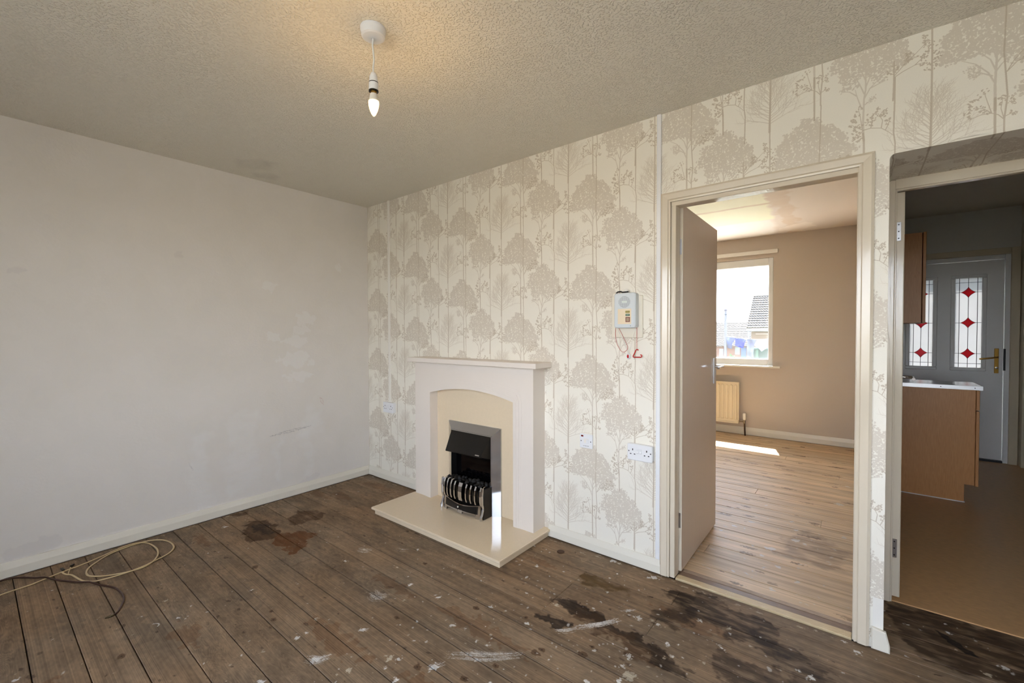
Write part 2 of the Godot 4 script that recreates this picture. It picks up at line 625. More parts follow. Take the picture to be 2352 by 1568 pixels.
func ink(layer: int, mx: float, my: float, r: float) -> void:
	# a dot of the print; millimetres from the trunk of the bare tree; half-drop repeat
	var cx := mx * 1.954
	var cy := my * 1.965
	r *= 1.96
	var R := int(r + 1.0)
	var r2 := r * r
	for y in range(int(cy) - R, int(cy) + R + 1):
		var dy := y - cy
		for x in range(int(cx) - R, int(cx) + R + 1):
			var dx := x - cx
			if dx * dx + dy * dy > r2:
				continue
			var k := x >> 10
			var i := (((y - k * 512) & 1023) << 10) + (x & 1023)
			if layer == 1:
				ink1[i] = 255
			else:
				ink2[i] = 255

func leaf(layer: int, x: float, y: float, s: float) -> void:
	var a := rng.randf() * TAU
	for k in 3:
		var b := a + (k - 1) * 1.1
		ink(layer, x + cos(b) * s * 0.8, y + sin(b) * s * 0.8, s * rng.randf_range(0.45, 0.8))

func twig(layer: int, pts: Array, r0: float, r1: float) -> void:
	var total := 0.0
	for i in pts.size() - 1:
		total += Vector2(pts[i]).distance_to(pts[i + 1])
	var done := 0.0
	for i in pts.size() - 1:
		var a: Vector2 = pts[i]
		var b: Vector2 = pts[i + 1]
		var l := a.distance_to(b)
		var st := maxi(int(l / 0.55), 1)
		for j in st:
			var f := float(j) / st
			var r := lerpf(r0, r1, (done + l * f) / total)
			var p := a.lerp(b, f)
			ink(layer, p.x, p.y, r)
		done += l

func pairs(a: Array) -> Array:
	var r := []
	for i in range(0, a.size(), 2):
		r.append(Vector2(a[i], a[i + 1]))
	return r

func crown(poly: Array, count: int, size: float, thin_from: float) -> void:
	var pl := PackedVector2Array(poly)
	var gaps := FastNoiseLite.new()
	gaps.seed = count
	gaps.frequency = 0.055
	gaps.fractal_octaves = 2
	var lo := pl[0]
	var hi := pl[0]
	for p in pl:
		lo = lo.min(p)
		hi = hi.max(p)
	for i in count:
		var p := Vector2(rng.randf_range(lo.x, hi.x), rng.randf_range(lo.y, hi.y))
		if not Geometry2D.is_point_in_polygon(p, pl):
			continue
		var f := (p.y - lo.y) / (hi.y - lo.y)
		if f > thin_from and rng.randf() < (f - thin_from) / (1.0 - thin_from) * 0.75:
			continue
		if gaps.get_noise_2d(p.x, p.y * 1.7) > 0.40:
			continue
		leaf(1, p.x, p.y, size * rng.randf_range(0.7, 1.2))
	for i in pl.size():
		var a := pl[i]
		var b := pl[(i + 1) % pl.size()]
		var st := int(a.distance_to(b) / 3.0) + 1
		for j in st:
			var p := a.lerp(b, float(j) / st) + Vector2(rng.randf_range(-9, 9), rng.randf_range(-7, 7))
			if (p.y - lo.y) / (hi.y - lo.y) < thin_from or rng.randf() < 0.55:
				leaf(1, p.x, p.y, size * rng.randf_range(0.6, 1.0))

func bough(p: Vector2, ang: float, length: float, r: float, depth: int, lift: float) -> void:
	# a bare branch, curving upwards, that forks
	var pts := [p]
	var q := p
	var n := 5
	for i in n:
		ang = lerpf(ang, -PI / 2, lift) + rng.randf_range(-0.16, 0.16)
		q += Vector2(cos(ang), sin(ang)) * length / n
		pts.append(q)
		if depth > 0 and i > 0:
			var side := 1.0 if (i % 2 == 0) else -1.0
			bough(q, ang + side * rng.randf_range(0.45, 0.85), length * rng.randf_range(0.38, 0.58), r * 0.62, depth - 1, lift)
	twig(1, pts, r, r * 0.45)

func sprig(pts: Array, count: int, size: float) -> void:
	for p in pts:
		for i in count:
			var q: Vector2 = p + Vector2(rng.randfn(0, 5.5), rng.randfn(0, 5.5))
			leaf(2, q.x, q.y, size * rng.randf_range(0.8, 1.45))

func wallpaper() -> StandardMaterial3D:
	ink1.resize(TS * TS)
	ink2.resize(TS * TS)
	# bare tree
	twig(2, pairs([-6, 290, -5, 141, -4, 1, -4, -91, -6, -250]), 3.1, 2.6)
	twig(1, pairs([-7, 300, -6, 250, -3, 150, 0, 60]), 5.0, 2.0)
	for i in 17:
		var y := 264.0 - i * 11.0
		for s in [-1.0, 1.0]:
			var spread: float = lerpf(0.34, 1.12, i / 16.0)
			var len := lerpf(112.0, 62.0, i / 16.0) * rng.randf_range(0.8, 1.1)
			bough(Vector2(-4, y), -PI / 2 + s * (PI / 2 - spread) * rng.randf_range(0.9, 1.0), len, 1.6, 2, 0.10)
	# oak with its slender neighbour
	crown(pairs([135, -236, 170, -223, 184, -189, 219, -182, 247, -154, 266, -119, 257, -104, 285, -89, 304, -64, 276, -57, 290, -37, 295, -10, 271, 3, 248, -6, 224, 12, 199, 8, 185, -12, 155, -35, 120, -51, 73, -41, 21, -45, 15, -69, 26, -100, 21, -137, 47, -160, 52, -186, 84, -184, 89, -205, 109, -210, 119, -235]), 3400, 4.2, 0.66)
	crown(pairs([84, -7, 120, -6, 125, 22, 99, 32]), 45, 2.8, 2.0)
	twig(1, pairs([160, -120, 160, -17, 157, 72, 158, 162]), 2.2, 4.2)
	twig(2, pairs([158, 120, 158, 162, 159, 300]), 3.6, 3.0)
	for b in [[155, 63, 140, 25, 109, -16, 73, -41], [157, 19, 145, -19, 120, -51], [159, 0, 180, -30, 215, -60], [159, -20, 150, -60, 120, -90], [160, -40, 185, -80, 220, -110], [150, 40, 120, 18, 100, 8], [157, 30, 172, 6, 190, -12]]:
		twig(1, pairs(b), 2.6, 1.1)
	twig(2, pairs([182, -278, 180, -146, 177, -31, 182, 41, 187, 121, 180, 200, 180, 243]), 2.0, 2.4)
	for b in [[185, 37, 209, 10, 243, -6], [185, 37, 200, 6, 222, -24], [209, 10, 240, 8, 268, 2], [222, 2, 250, -20, 272, -34]]:
		twig(2, pairs(b), 1.5, 0.8)
	sprig(pairs([243, -6, 262, -16, 278, -4, 228, -22, 252, -34, 270, -40, 284, -22, 236, 8]), 6, 2.6)
	sprig(pairs([134, 92, 118, 104, 104, 112, 98, 130, 110, 140, 92, 152, 122, 150, 138, 160, 98, 172, 174, 122, 190, 126, 202, 134, 200, 150, 170, 140, 196, 182, 204, 190]), 6, 2.4)
	for b in [[180, 200, 166, 180, 150, 170, 124, 168, 98, 176], [150, 170, 130, 148, 112, 140], [180, 200, 172, 160, 176, 126], [182, 190, 196, 184], [150, 170, 140, 130, 132, 96]]:
		twig(2, pairs(b), 1.4, 0.8)
	# maple
	crown(pairs([341, -17, 359, -3, 364, 19, 386, 40, 408, 35, 412, 57, 430, 80, 452, 90, 439, 111, 452, 129, 469, 149, 452, 171, 417, 174, 391, 192, 382, 216, 360, 205, 350, 187, 328, 167, 305, 172, 305, 207, 248, 213, 258, 188, 243, 155, 248, 138, 219, 126, 209, 102, 233, 79, 229, 48, 248, 38, 290, 32, 286, 5, 327, -4]), 2900, 4.0, 0.62)
	twig(1, pairs([327, 60, 327, 128, 328, 227, 323, 265, 321, 355, 323, 430]), 2.0, 3.6)
	twig(2, pairs([321, 400, 324, 427, 325, 520]), 3.4, 3.0)
	for b in [[314, 294, 300, 245, 295, 218], [323, 243, 314, 216, 300, 180, 280, 160], [323, 265, 341, 228, 360, 209, 385, 185], [328, 220, 345, 170, 370, 130], [327, 190, 310, 140, 285, 100], [341, 228, 372, 218, 388, 214], [300, 245, 276, 220, 250, 212], [322, 290, 338, 280, 352, 270]]:
		twig(1, pairs(b), 2.4, 1.0)
	crown(pairs([338, 276, 352, 262, 358, 272, 344, 284]), 12, 2.4, 2.0)
	# slender tree with sprays of leaves
	twig(2, pairs([416, -310, 416, -222, 414, -97, 419, -55, 417, 66]), 2.4, 2.2)
	twig(2, pairs([413, 150, 413, 220, 411, 300]), 2.0, 2.4)
	for b in [[322, -133, 345, -135, 377, -126, 399, -105, 416, -84], [377, -126, 381, -155, 367, -187], [345, -135, 350, -160, 344, -178], [322, -133, 300, -150, 284, -165], [322, -133, 305, -112, 292, -104], [318, -140, 312, -190, 306, -220], [390, -115, 398, -135, 402, -150]]:
		twig(2, pairs(b), 1.6, 0.8)
	sprig(pairs([308, -222, 294, -198, 286, -180, 282, -160, 298, -170, 290, -142, 302, -130, 290, -112, 306, -100, 312, -150, 306, -112, 298, -150]), 6, 2.7)
	sprig(pairs([367, -200, 358, -190, 344, -182, 336, -168, 352, -164, 384, -180, 392, -190, 400, -150, 396, -140, 372, -176, 342, -150]), 6, 2.6)
	for b in [[413, 212, 439, 198, 473, 186, 499, 186], [413, 207, 439, 177, 473, 145, 498, 120, 507, 101], [439, 177, 450, 150, 452, 135], [473, 186, 490, 170, 500, 160], [413, 200, 398, 190, 390, 176], [498, 120, 510, 112, 522, 112]]:
		twig(2, pairs(b), 1.6, 0.8)
	sprig(pairs([494, 91, 500, 110, 508, 122, 506, 146, 488, 160, 500, 168, 494, 190, 512, 200, 514, 216, 528, 160, 534, 190, 530, 206, 524, 130, 452, 142, 446, 156, 458, 164]), 7, 2.6)
	sprig(pairs([413, 190, 400, 196, 424, 184, 418, 176]), 6, 2.2)

	var c := Canvas.new(2048, 1024)
	var bg := [239, 233, 219]
	var t1 := [215, 205, 189]
	var t2 := [202, 189, 170]
	var t3 := [196, 182, 162]
	var fx := grey(1024, 1024, 0.12, 2, 17, 1, 1, true).get_data()
	var soft := Image.create_from_data(TS, TS, false, Image.FORMAT_L8, ink1)
	soft.resize(512, 512, Image.INTERPOLATE_BILINEAR)
	soft.resize(1024, 1024, Image.INTERPOLATE_BILINEAR)
	var s2 := Image.create_from_data(TS, TS, false, Image.FORMAT_L8, ink2)
	s2.resize(768, 768, Image.INTERPOLATE_BILINEAR)
	s2.resize(1024, 1024, Image.INTERPOLATE_BILINEAR)
	var a1 := soft.get_data()
	var a2 := s2.get_data()
	for half in 2:
		for y in 1024:
			var sy := ((y - half * 512) & 1023) << 10
			var o := (y * 2048 + half * 1024) * 3
			for x in 1024:
				var i := sy + x
				var p := a1[i]
				var q := a2[i]
				var g := (fx[i] - 128) / 36
				for ch in 3:
					var b0: int = bg[ch] + ((t1[ch] - bg[ch]) * p) / 255
					var top: int = t2[ch] + ((t3[ch] - t2[ch]) * p) / 255
					c.d[o + x * 3 + ch] = b0 + ((top - b0) * q) / 255 + g
	var m := mat(Color.WHITE, 0.55)
	m.albedo_texture = c.tex()
	scaled(m, Vector3(1.0 / 1.048, -1.0 / 0.521, 1), Vector3(-2.1 / 1.048, 1.95 / 0.521, 0))
	return m

# ---------------------------------------------------------------- room shell
func shell() -> void:
	# fireplace wall, papered, with the openings of the bedroom door and the kitchen alcove
	var w := boxes([[-0.12, 0, -0.05, 2.70, H, 0], [2.70, 1.945, -0.05, 3.47, H, 0], [3.47, 0, -0.05, 3.552, H, 0], [4.42, 0, -0.43, 4.85, H, 0]])
	# alcove head and its rounded corner
	w.box(Vector3(3.552, 1.972, -0.05), Vector3(4.42, H, 0))
	var head := MB.new()
	head.quad(Vector3(3.552, 1.966, 0), Vector3(4.42, 1.966, 0), Vector3(4.42, 1.976, -0.43), Vector3(3.552, 1.976, -0.43), Vector3.DOWN)
	head.quad(Vector3(3.552, 1.966, 0), Vector3(4.42, 1.966, 0), Vector3(4.42, 1.975, 0), Vector3(3.552, 1.975, 0), Vector3.BACK)
	head.box(Vector3(3.56, 1.985, -0.5), Vector3(4.42, 2.5, -0.05))
	for i in head.v.size():
		if absf(head.n[i].y) > 0.7:
			head.uv[i] = Vector2(head.v[i].x, 1.966 + head.v[i].z)
	for k in 6:   # quarter round at the top left corner of the alcove
		var a := PI / 2 * k / 6
		var b := PI / 2 * (k + 1) / 6
		var r := 0.02
		var c0 := Vector3(3.552 + r - r * cos(a), 1.966 - r + r * sin(a), 0)
		var c1 := Vector3(3.552 + r - r * cos(b), 1.966 - r + r * sin(b), 0)
		var corner := Vector3(3.552, 1.966, 0)
		head.tri(corner, c0, c1, Vector3.BACK, Vector3.BACK, Vector3.BACK)
		head.quad(c0, c1, c1 + Vector3(0, 0.005, -0.43), c0 + Vector3(0, 0.005, -0.43), Vector3(1, -1, 0))
	var wb := solo(w, "wall_back", M.paper, "cream wallpaper with beige woodland trees on the fireplace wall", "wall", "", "structure")
	part(head, "alcove_head", M.paper, wb)
	var bare := part(one_box(Vector3(3.5185, 0.088, -0.001), Vector3(3.5515, 0.205, 0.0006)), "bare_patch", M.white_warm, wb)
	bare.set_meta("label", "plain white strip where the paper is missing")
	# side of the alcove and the partition towards the kitchen
	solo(boxes([[3.47, 0, -3.78, 3.552, 2.5, -0.05]]), "wall_partition", M.pink, "pink beige partition wall on the bedroom's right side", "wall", "", "structure")
	solo(second_uv(boxes([[-0.12, 0, -0.05, 0, H, 3.62]])), "wall_left", M.left_wall, "patched off-white painted wall left of the fireplace", "wall", "", "structure")
	solo(boxes([[4.75, 0, 0, 4.87, H, 3.62]]), "wall_right", M.plain_wall, "plain off-white wall right of the kitchen alcove", "wall", "", "structure")
	# window wall behind the viewer, its unseen window placed to light the room
	solo(boxes([[-0.12, 0, 3.5, 1.70, H, 3.75], [4.50, 0, 3.5, 4.87, H, 3.75], [1.70, 0, 3.5, 4.50, 0.72, 3.75], [1.70, 2.15, 3.5, 4.50, H, 3.75]]), "wall_front", M.plain_wall, "off-white wall with the wide living room window", "wall", "", "structure")
	var wi := thing("window_2", "unseen wide white window opposite the fireplace, placed to light the living room", "window", Vector3.ZERO, "", "structure")
	for e in [[1.70, 0.72, 3.60, 1.76, 2.15, 3.67], [4.44, 0.72, 3.60, 4.50, 2.15, 3.67], [1.76, 0.72, 3.60, 4.44, 0.78, 3.67], [1.76, 2.09, 3.60, 4.44, 2.15, 3.67], [2.62, 0.78, 3.60, 2.68, 2.09, 3.67], [3.52, 0.78, 3.60, 3.58, 2.09, 3.67]]:
		part(boxes([e], 0.006), "frame_bar", M.pvc, wi)
	for e in [[1.76, 0.78, 3.632, 2.62, 2.09, 3.636], [2.68, 0.78, 3.632, 3.52, 2.09, 3.636], [3.58, 0.78, 3.632, 4.44, 2.09, 3.636]]:
		part(boxes([e]), "pane", M.glass, wi)
	# ceilings
	var c := MB.new()
	c.box(Vector3(-0.12, H, -0.05), Vector3(4.87, H + 0.08, 3.75))
	second_uv(c)
	var ce := solo(c, "ceiling", M.ceiling, "cream ceiling with a flecked textured coating", "ceiling", "", "structure")
	ce.set_meta("kind", "structure")
	# ground under the house
	solo(boxes([[-0.3, -0.34, -4.1, 5.9, -0.26, 3.75]]), "floor_base", M.sub, "rough concrete oversite deep under the floorboards", "floor", "", "structure")
	solo(boxes([[-0.12, -0.30, -0.1, 0.0, 0.0, 3.75], [0.0, -0.30, 3.5, 4.87, 0.0, 3.75], [4.75, -0.30, -0.43, 4.87, 0.0, 3.5], [4.42, -0.30, -0.5, 5.9, -0.02, -0.43], [5.78, -0.30, -4.1, 5.9, -0.03, -0.5], [0.18, -0.30, -4.1, 5.78, -0.03, -3.98], [0.18, -0.30, -3.98, 0.3, -0.03, -0.1], [0.0, -0.30, -0.1, 0.3, -0.001, -0.05]]), "added_footing_wall", M.sub, "unseen concrete footing walls added to keep daylight out from under the floor", "wall", "", "structure")  # added footings that block daylight from the void under the boards

func board(row_z: float, x0: float, x1: float, m: Material, parent: Node3D, z0 := -99.0, uvx := 0.0, uvz := 0.0, sx := 1.0, sz := 1.0) -> void:
	var lo := Vector3(x0 + 0.0006, -0.02, row_z + 0.0016)
	var hi := Vector3(x1 - 0.0006, 0.0, row_z + PITCH - 0.0016)
	if parent.name == "floor_bedroom":
		lo.z += 0.0012
		hi.z -= 0.0012
	if z0 > -98.0:
		lo.z = z0
	hi.y += rng.randf_range(-0.0008, 0.0006)
	var b := MB.new()
	b.box(lo, hi, 0.0016)
	b.two = true
	var strip := rng.randi_range(0, 7)
	var off := rng.randf()
	for i in b.v.size():
		var p := b.v[i]
		b.uv[i] = Vector2((p.x - uvx) / sx, (p.z - uvz) / sz)
		b.uv2.append(Vector2(p.x / 2.1 + off, (strip + clampf((p.z - row_z) / PITCH, 0.02, 0.98)) / 8.0))
	part(b, "floorboard", m, parent)

func floors() -> void:
	var grain := grain_map()
	M.boards = mat(Color.WHITE, 0.68, 0.0, 0.3)
	M.boards.albedo_texture = floor_map()
	M.boards.texture_repeat = false
	M.boards.detail_enabled = true
	M.boards.detail_blend_mode = BaseMaterial3D.BLEND_MODE_MUL
	M.boards.detail_uv_layer = BaseMaterial3D.DETAIL_UV_2
	M.boards.detail_albedo = grain
	M.boards2 = M.boards.duplicate()
	M.boards2.albedo_texture = bedroom_floor_map()
	M.boards2.roughness = 0.5
	M.boards2.metallic_specular = 0.4
	var f := thing("floor", "bare brown floorboards spotted with white paint in the living room", "floor", Vector3.ZERO, "", "structure")
	var joints := {-2: [2.79], -1: [2.337], 0: [2.337, 2.775], 1: [2.337], 3: [3.1], 5: [1.05], 7: [2.85], 9: [1.75], 11: [0.45, 3.3], 14: [2.2]}
	for k in range(-3, 23):
		var z := 0.362 + k * PITCH
		var xs: Array = [0.004]
		xs.append_array(joints.get(k, []))
		xs.append(4.745)
		for i in xs.size() - 1:
			board(z, xs[i], xs[i + 1], M.boards, f, 0.004 if k == -3 else -99.0, 0.0, FLOOR_Z0, FLOOR_X, 3.0)
	# boards run on into the kitchen alcove
	for k in range(-6, -2):
		var z := 0.362 + k * PITCH
		if k == -3:
			var b0 := one_box(Vector3(3.556, -0.02, -0.045), Vector3(4.416, 0.0, 0.002), 0.001)
			b0.two = true
			for i in b0.v.size():
				b0.uv[i] = Vector2(b0.v[i].x / FLOOR_X, (b0.v[i].z - FLOOR_Z0) / 3.0)
				b0.uv2.append(Vector2(b0.v[i].x / 2.1, 0.2 + b0.v[i].z))
			part(b0, "floorboard", M.boards, f)
			continue
		board(z, 3.556, 4.416, M.boards, f, -99.0, 0.0, FLOOR_Z0, FLOOR_X, 3.0)
	# bedroom boards
	var g := thing("floor_bedroom", "warm brown floorboards in the bedroom seen through the doorway", "floor", Vector3.ZERO, "", "structure")
	for k in range(0, 28):
		var z := -3.80 + k * PITCH + 0.02
		var cut := 2.0 + fmod(k * 0.773, 1.0) * 1.4
		if z + PITCH > -0.045:
			break
		if k % 3 == 0:
			board(z, 0.32, cut, M.boards2, g, -99.0, 0.3, -3.8, 3.2, 3.8)
			board(z, cut, 3.468, M.boards2, g, -99.0, 0.3, -3.8, 3.2, 3.8)
		else:
			board(z, 0.32, 3.468, M.boards2, g, -99.0, 0.3, -3.8, 3.2, 3.8)
	# threshold in the bedroom doorway: two pale strips with a board between
	var t := thing("trim_5", "pale wooden threshold strips across the bedroom doorway", "threshold", Vector3.ZERO, "", "structure")
	part(one_box(Vector3(2.732, -0.02, -0.052), Vector3(3.453, 0.004, -0.008), 0.002), "strip", M.pine, t)
	part(one_box(Vector3(2.732, -0.02, -0.128), Vector3(3.453, 0.001, -0.054), 0.001), "strip", M.tread, t)
	part(one_box(Vector3(2.745, 0.001, -0.128), Vector3(3.453, 0.003, -0.098), 0.001), "strip", M.pine_old, t)
	# a round metal cap let into the boards by the hearth
	var pl := MB.new()
	pl.lathe([Vector2(0.022, 0), Vector2(0.022, 0.002), Vector2(0.017, 0.0035), Vector2(0.0, 0.003)], 20)
	solo(pl, "floor_cap", M.copper_old, "small round brown cap let into the boards by the hearth", "cap").position = Vector3(2.121, 0.0003, 0.127)

func grain_map() -> ImageTexture:
	var W := 2048
	var Ht := 1024
	var c := Canvas.new(W, Ht)
	for s in 8:
		var a := grey(W, 128, 0.011 + 0.003 * (s % 3), 2, 40 + s, 8, 1, false).get_data()
		var b := grey(W, 128, 0.16, 3, 60 + s, 32, 1, false).get_data()
		var e := grey(W, 128, 0.02, 3, 80 + s, 4, 1, false).get_data()
		var tone := 0.93 + 0.07 * fmod(s * 0.618, 1.0)
		for i in W * 128:
			var ring := 0.5 + 0.5 * sin(a[i] * 0.42 + b[i] * 0.02)
			var t := tone * (0.86 + 0.11 * ring + (b[i] - 128) / 128.0 * 0.07 + (e[i] - 128) / 128.0 * 0.07)
			var g := clampi(int(t * 255), 0, 255)
			var j := (s * W * 128 + i) * 3
			c.d[j] = g
			c.d[j + 1] = clampi(int(g * 0.985), 0, 255)
			c.d[j + 2] = clampi(int(g * 0.965), 0, 255)
	return c.tex()

func fp(x: float, z: float) -> Vector2:
	return Vector2(x * 500.0, (z - FLOOR_Z0) * 500.0)

func fpoly(a: Array) -> PackedVector2Array:
	var r := PackedVector2Array()
	for i in range(0, a.size(), 2):
		r.append(fp(a[i], a[i + 1]))
	return r

func floor_map() -> ImageTexture:
	var W := 2048
	var Ht := 1500
	var c := Canvas.new(W, Ht)
	var lo := grey(W, 1504, 0.02, 3, 101, 8, 8).get_data()
	var mid := grey(W, 1504, 0.05, 4, 102, 8, 4).get_data()
	var hi := grey(W, 1504, 0.09, 3, 103, 2, 1).get_data()
	for i in W * Ht:
		var t := lo[i] / 255.0
		var q := 0.80 + 0.22 * mid[i] / 255.0 + 0.16 * hi[i] / 255.0
		c.d[i * 3] = clampi(int((146.0 + 7.0 * t) * q), 0, 255)
		c.d[i * 3 + 1] = clampi(int((129.0 - 3.0 * t) * q), 0, 255)
		c.d[i * 3 + 2] = clampi(int((109.0 - 11.0 * t) * q), 0, 255)
	var dark := Color(0.20, 0.155, 0.12)
	var brown := Color(0.31, 0.22, 0.145)
	var rust := Color(0.43, 0.25, 0.12)
	var white := Color(0.93, 0.93, 0.925)
	var cream := Color(0.82, 0.78, 0.70)
	# old rust and damp streaks along the grain
	for i in 46:
		var p := fp(rng.randf_range(0.1, 4.0), rng.randf_range(0.0, 2.4))
		c.blob(p.x, p.y, rng.randf_range(10, 26), rust if i % 2 else Color(0.36, 0.32, 0.28), 0.22, rng.randf_range(2.0, 5.0), 0.0, 0.9)
	# dark worn streaks and stains
	c.stain(fpoly([2.31, 0.67, 2.37, 0.65, 2.42, 0.63, 2.50, 0.64, 2.51, 0.67, 2.46, 0.72, 2.37, 0.70]), dark, 0.95, 12.0, 0.35, 5.0)
	c.stain(fpoly([2.33, 0.52, 2.41, 0.49, 2.57, 0.49, 2.60, 0.51, 2.67, 0.52, 2.81, 0.53, 2.88, 0.54, 2.88, 0.59, 2.80, 0.60, 2.67, 0.58, 2.54, 0.57, 2.42, 0.56]), dark, 0.95, 14.0, 0.4, 5.0)
	c.stain(fpoly([2.48, 0.50, 2.62, 0.53, 2.88, 0.56, 2.90, 0.64, 2.80, 0.66, 2.60, 0.60, 2.42, 0.60]), brown, 0.7, 20.0, 0.8, 8.0)
	c.stain(fpoly([2.73, 0.12, 2.85, 0.08, 2.89, 0.17, 2.94, 0.30, 2.84, 0.39, 2.74, 0.38, 2.74, 0.31, 2.82, 0.20]), dark, 0.62, 16.0, 0.9, 8.0)
	c.stain(fpoly([2.74, 0.12, 2.90, 0.02, 3.09, 0.07, 3.24, 0.10, 3.24, 0.26, 3.16, 0.31, 3.06, 0.28, 2.89, 0.29, 2.79, 0.23]), dark, 0.68, 22.0, 1.0, 8.0)
	c.stain(fpoly([3.10, 0.14, 3.30, 0.20, 3.42, 0.28, 3.36, 0.38, 3.24, 0.34, 3.12, 0.28]), dark, 0.65, 18.0, 0.9, 8.0)
	c.stain(fpoly([2.81, 0.50, 2.86, 0.53, 2.95, 0.57, 2.98, 0.66, 2.84, 0.62]), dark, 0.8, 14.0, 0.6, 5.0)
	c.stain(fpoly([3.0, 0.42, 3.3, 0.36, 3.5, 0.30, 3.7, 0.20, 3.95, 0.05, 4.0, 0.3, 3.4, 0.55, 3.1, 0.6]), dark, 0.55, 24.0, 0.95, 10.0)
	c.stain(fpoly([2.34, 0.23, 2.45, 0.23, 2.59, 0.24, 2.61, 0.28, 2.49, 0.31, 2.36, 0.35]), Color(0.36, 0.27, 0.12), 0.75, 12.0, 0.6, 8.0)
	c.stain(fpoly([0.28, 1.14, 0.25, 1.07, 0.31, 1.00, 0.46, 0.99, 0.57, 1.02, 0.62, 1.10, 0.59, 1.20, 0.49, 1.20]), brown, 0.85, 14.0, 0.4, 5.0)
	c.stain(fpoly([0.30, 1.10, 0.33, 1.03, 0.46, 1.02, 0.54, 1.05, 0.50, 1.13, 0.40, 1.14]), dark, 0.8, 16.0, 0.6, 6.0)
	c.stain(fpoly([0.29, 0.80, 0.35, 0.74, 0.53, 0.71, 0.58, 0.76, 0.55, 0.83, 0.56, 0.95, 0.42, 0.90]), brown, 0.75, 14.0, 0.6, 6.0)
	c.stain(fpoly([0.56, 1.08, 0.67, 0.92, 0.80, 0.92, 0.95, 1.08, 0.81, 1.12, 0.66, 1.12]), rust, 0.8, 18.0, 0.5, 5.0)
	c.stain(fpoly([0.03, 1.14, 0.03, 1.03, 0.10, 1.02, 0.09, 1.13]), brown, 0.6, 8.0, 0.5, 6.0)
	c.stain(fpoly([3.56, -0.45, 4.09, -0.45, 4.09, -0.02, 3.95, -0.05, 3.7, -0.02, 3.6, -0.15]), Color(0.22, 0.17, 0.13), 0.72, 18.0, 0.7, 12.0)
	c.stain(fpoly([3.73, -0.30, 3.79, -0.19, 3.86, -0.18, 3.77, -0.29]), Color(0.08, 0.07, 0.06), 0.9, 8.0, 0.4, 3.0)
	# knots and round marks
	var kn := [2.48, 0.84, 2.47, 0.87, 2.62, 0.76, 2.63, 0.70, 2.09, 0.81, 1.86, 1.08, 2.39, 1.02, 2.34, 1.14, 2.16, 1.21, 2.31, 0.72, 1.44, 1.43, 1.37, 1.41, 0.9, 1.3, 1.2, 1.9, 1.6, 0.7]
	for i in range(0, kn.size(), 2):
		var p := fp(kn[i], kn[i + 1])
		c.blob(p.x, p.y, rng.randf_range(4, 8), brown, 0.6, 1.4, 0.0, 0.4)
		c.blob(p.x, p.y, 2.2, dark, 0.8, 1.2, 0.0, 0.3)
	# small dark spots and grime everywhere
	for i in 1500:
		var p := fp(rng.randf_range(0.0, 4.09), rng.randf_range(-0.45, 2.45))
		c.blob(p.x, p.y, absf(rng.randfn(0.0, 1.5)) + 0.7, dark, rng.randf_range(0.15, 0.5), rng.randf_range(1.0, 3.0), rng.randf_range(-0.4, 0.4))
	# paint: larger splashes where they lie
	var sp := [1.20, 0.82, 5, 0.94, 0.91, 4, 1.23, 0.96, 5, 1.37, 0.68, 3, 1.51, 0.82, 4, 1.63, 0.84, 3, 1.70, 0.88, 8, 1.89, 0.86, 7, 1.78, 0.98, 4, 2.14, 0.76, 6, 2.12, 0.46, 7, 2.10, 0.34, 6, 1.95, 0.60, 3, 1.95, 1.04, 4, 1.91, 1.10, 3, 2.09, 0.96, 7, 1.99, 1.12, 3, 2.08, 1.10, 3, 2.15, 1.02, 2, 2.22, 1.08, 3, 2.04, 1.25, 8, 2.07, 1.23, 6, 1.82, 1.43, 8, 2.07, 1.29, 4, 1.97, 1.38, 7, 2.21, 1.17, 9, 2.15, 1.30, 6, 1.81, 1.22, 8, 1.58, 1.31, 5, 2.15, 0.94, 3, 2.24, 0.97, 4, 2.29, 0.96, 4, 2.26, 0.90, 4, 2.34, 0.75, 7, 2.65, 0.39, 6, 2.71, 0.41, 8, 2.76, 0.39, 5, 2.79, 0.40, 6, 2.77, 0.66, 7, 2.77, 0.72, 6, 2.81, 0.75, 13, 2.79, 0.80, 8, 2.70, 0.87, 6, 2.86, 0.49, 5, 2.88, 0.58, 4, 2.90, 0.47, 4, 2.51, 0.32, 5, 2.52, 0.41, 4, 2.37, 0.56, 6, 2.64, 0.05, 9, 2.62, 0.07, 6, 2.40, 0.03, 9, 2.44, 0.035, 6, 0.21, 1.22, 7, 1.09, 1.69, 5, 0.95, 1.79, 3, 0.89, 1.69, 5, 1.12, 1.40, 4, 1.64, 1.42, 6, 1.64, 1.38, 4, 1.61, 1.54, 4, 1.50, 1.71, 3, 1.77, 1.61, 7, 1.05, 2.17, 6, 3.04, 0.24, 5, 2.93, 0.26, 5, 3.05, 0.27, 4, 3.04, 0.38, 5, 3.33, 0.02, 4, 3.43, 0.03, 5, 3.30, 0.33, 4, 3.47, 0.07, 6, 3.01, 0.51, 5, 2.87, 0.50, 5, 3.34, 0.34, 7, 3.43, 0.24, 3, 3.13, 0.30, 4, 3.77, -0.38, 5, 3.77, -0.31, 5, 3.91, -0.17, 8, 3.85, -0.08, 7, 3.62, -0.02, 4, 3.64, -0.27, 4, 3.68, -0.26, 3, 3.78, -0.19, 3, 0.03, 0.09, 4, 0.10, 0.03, 4]
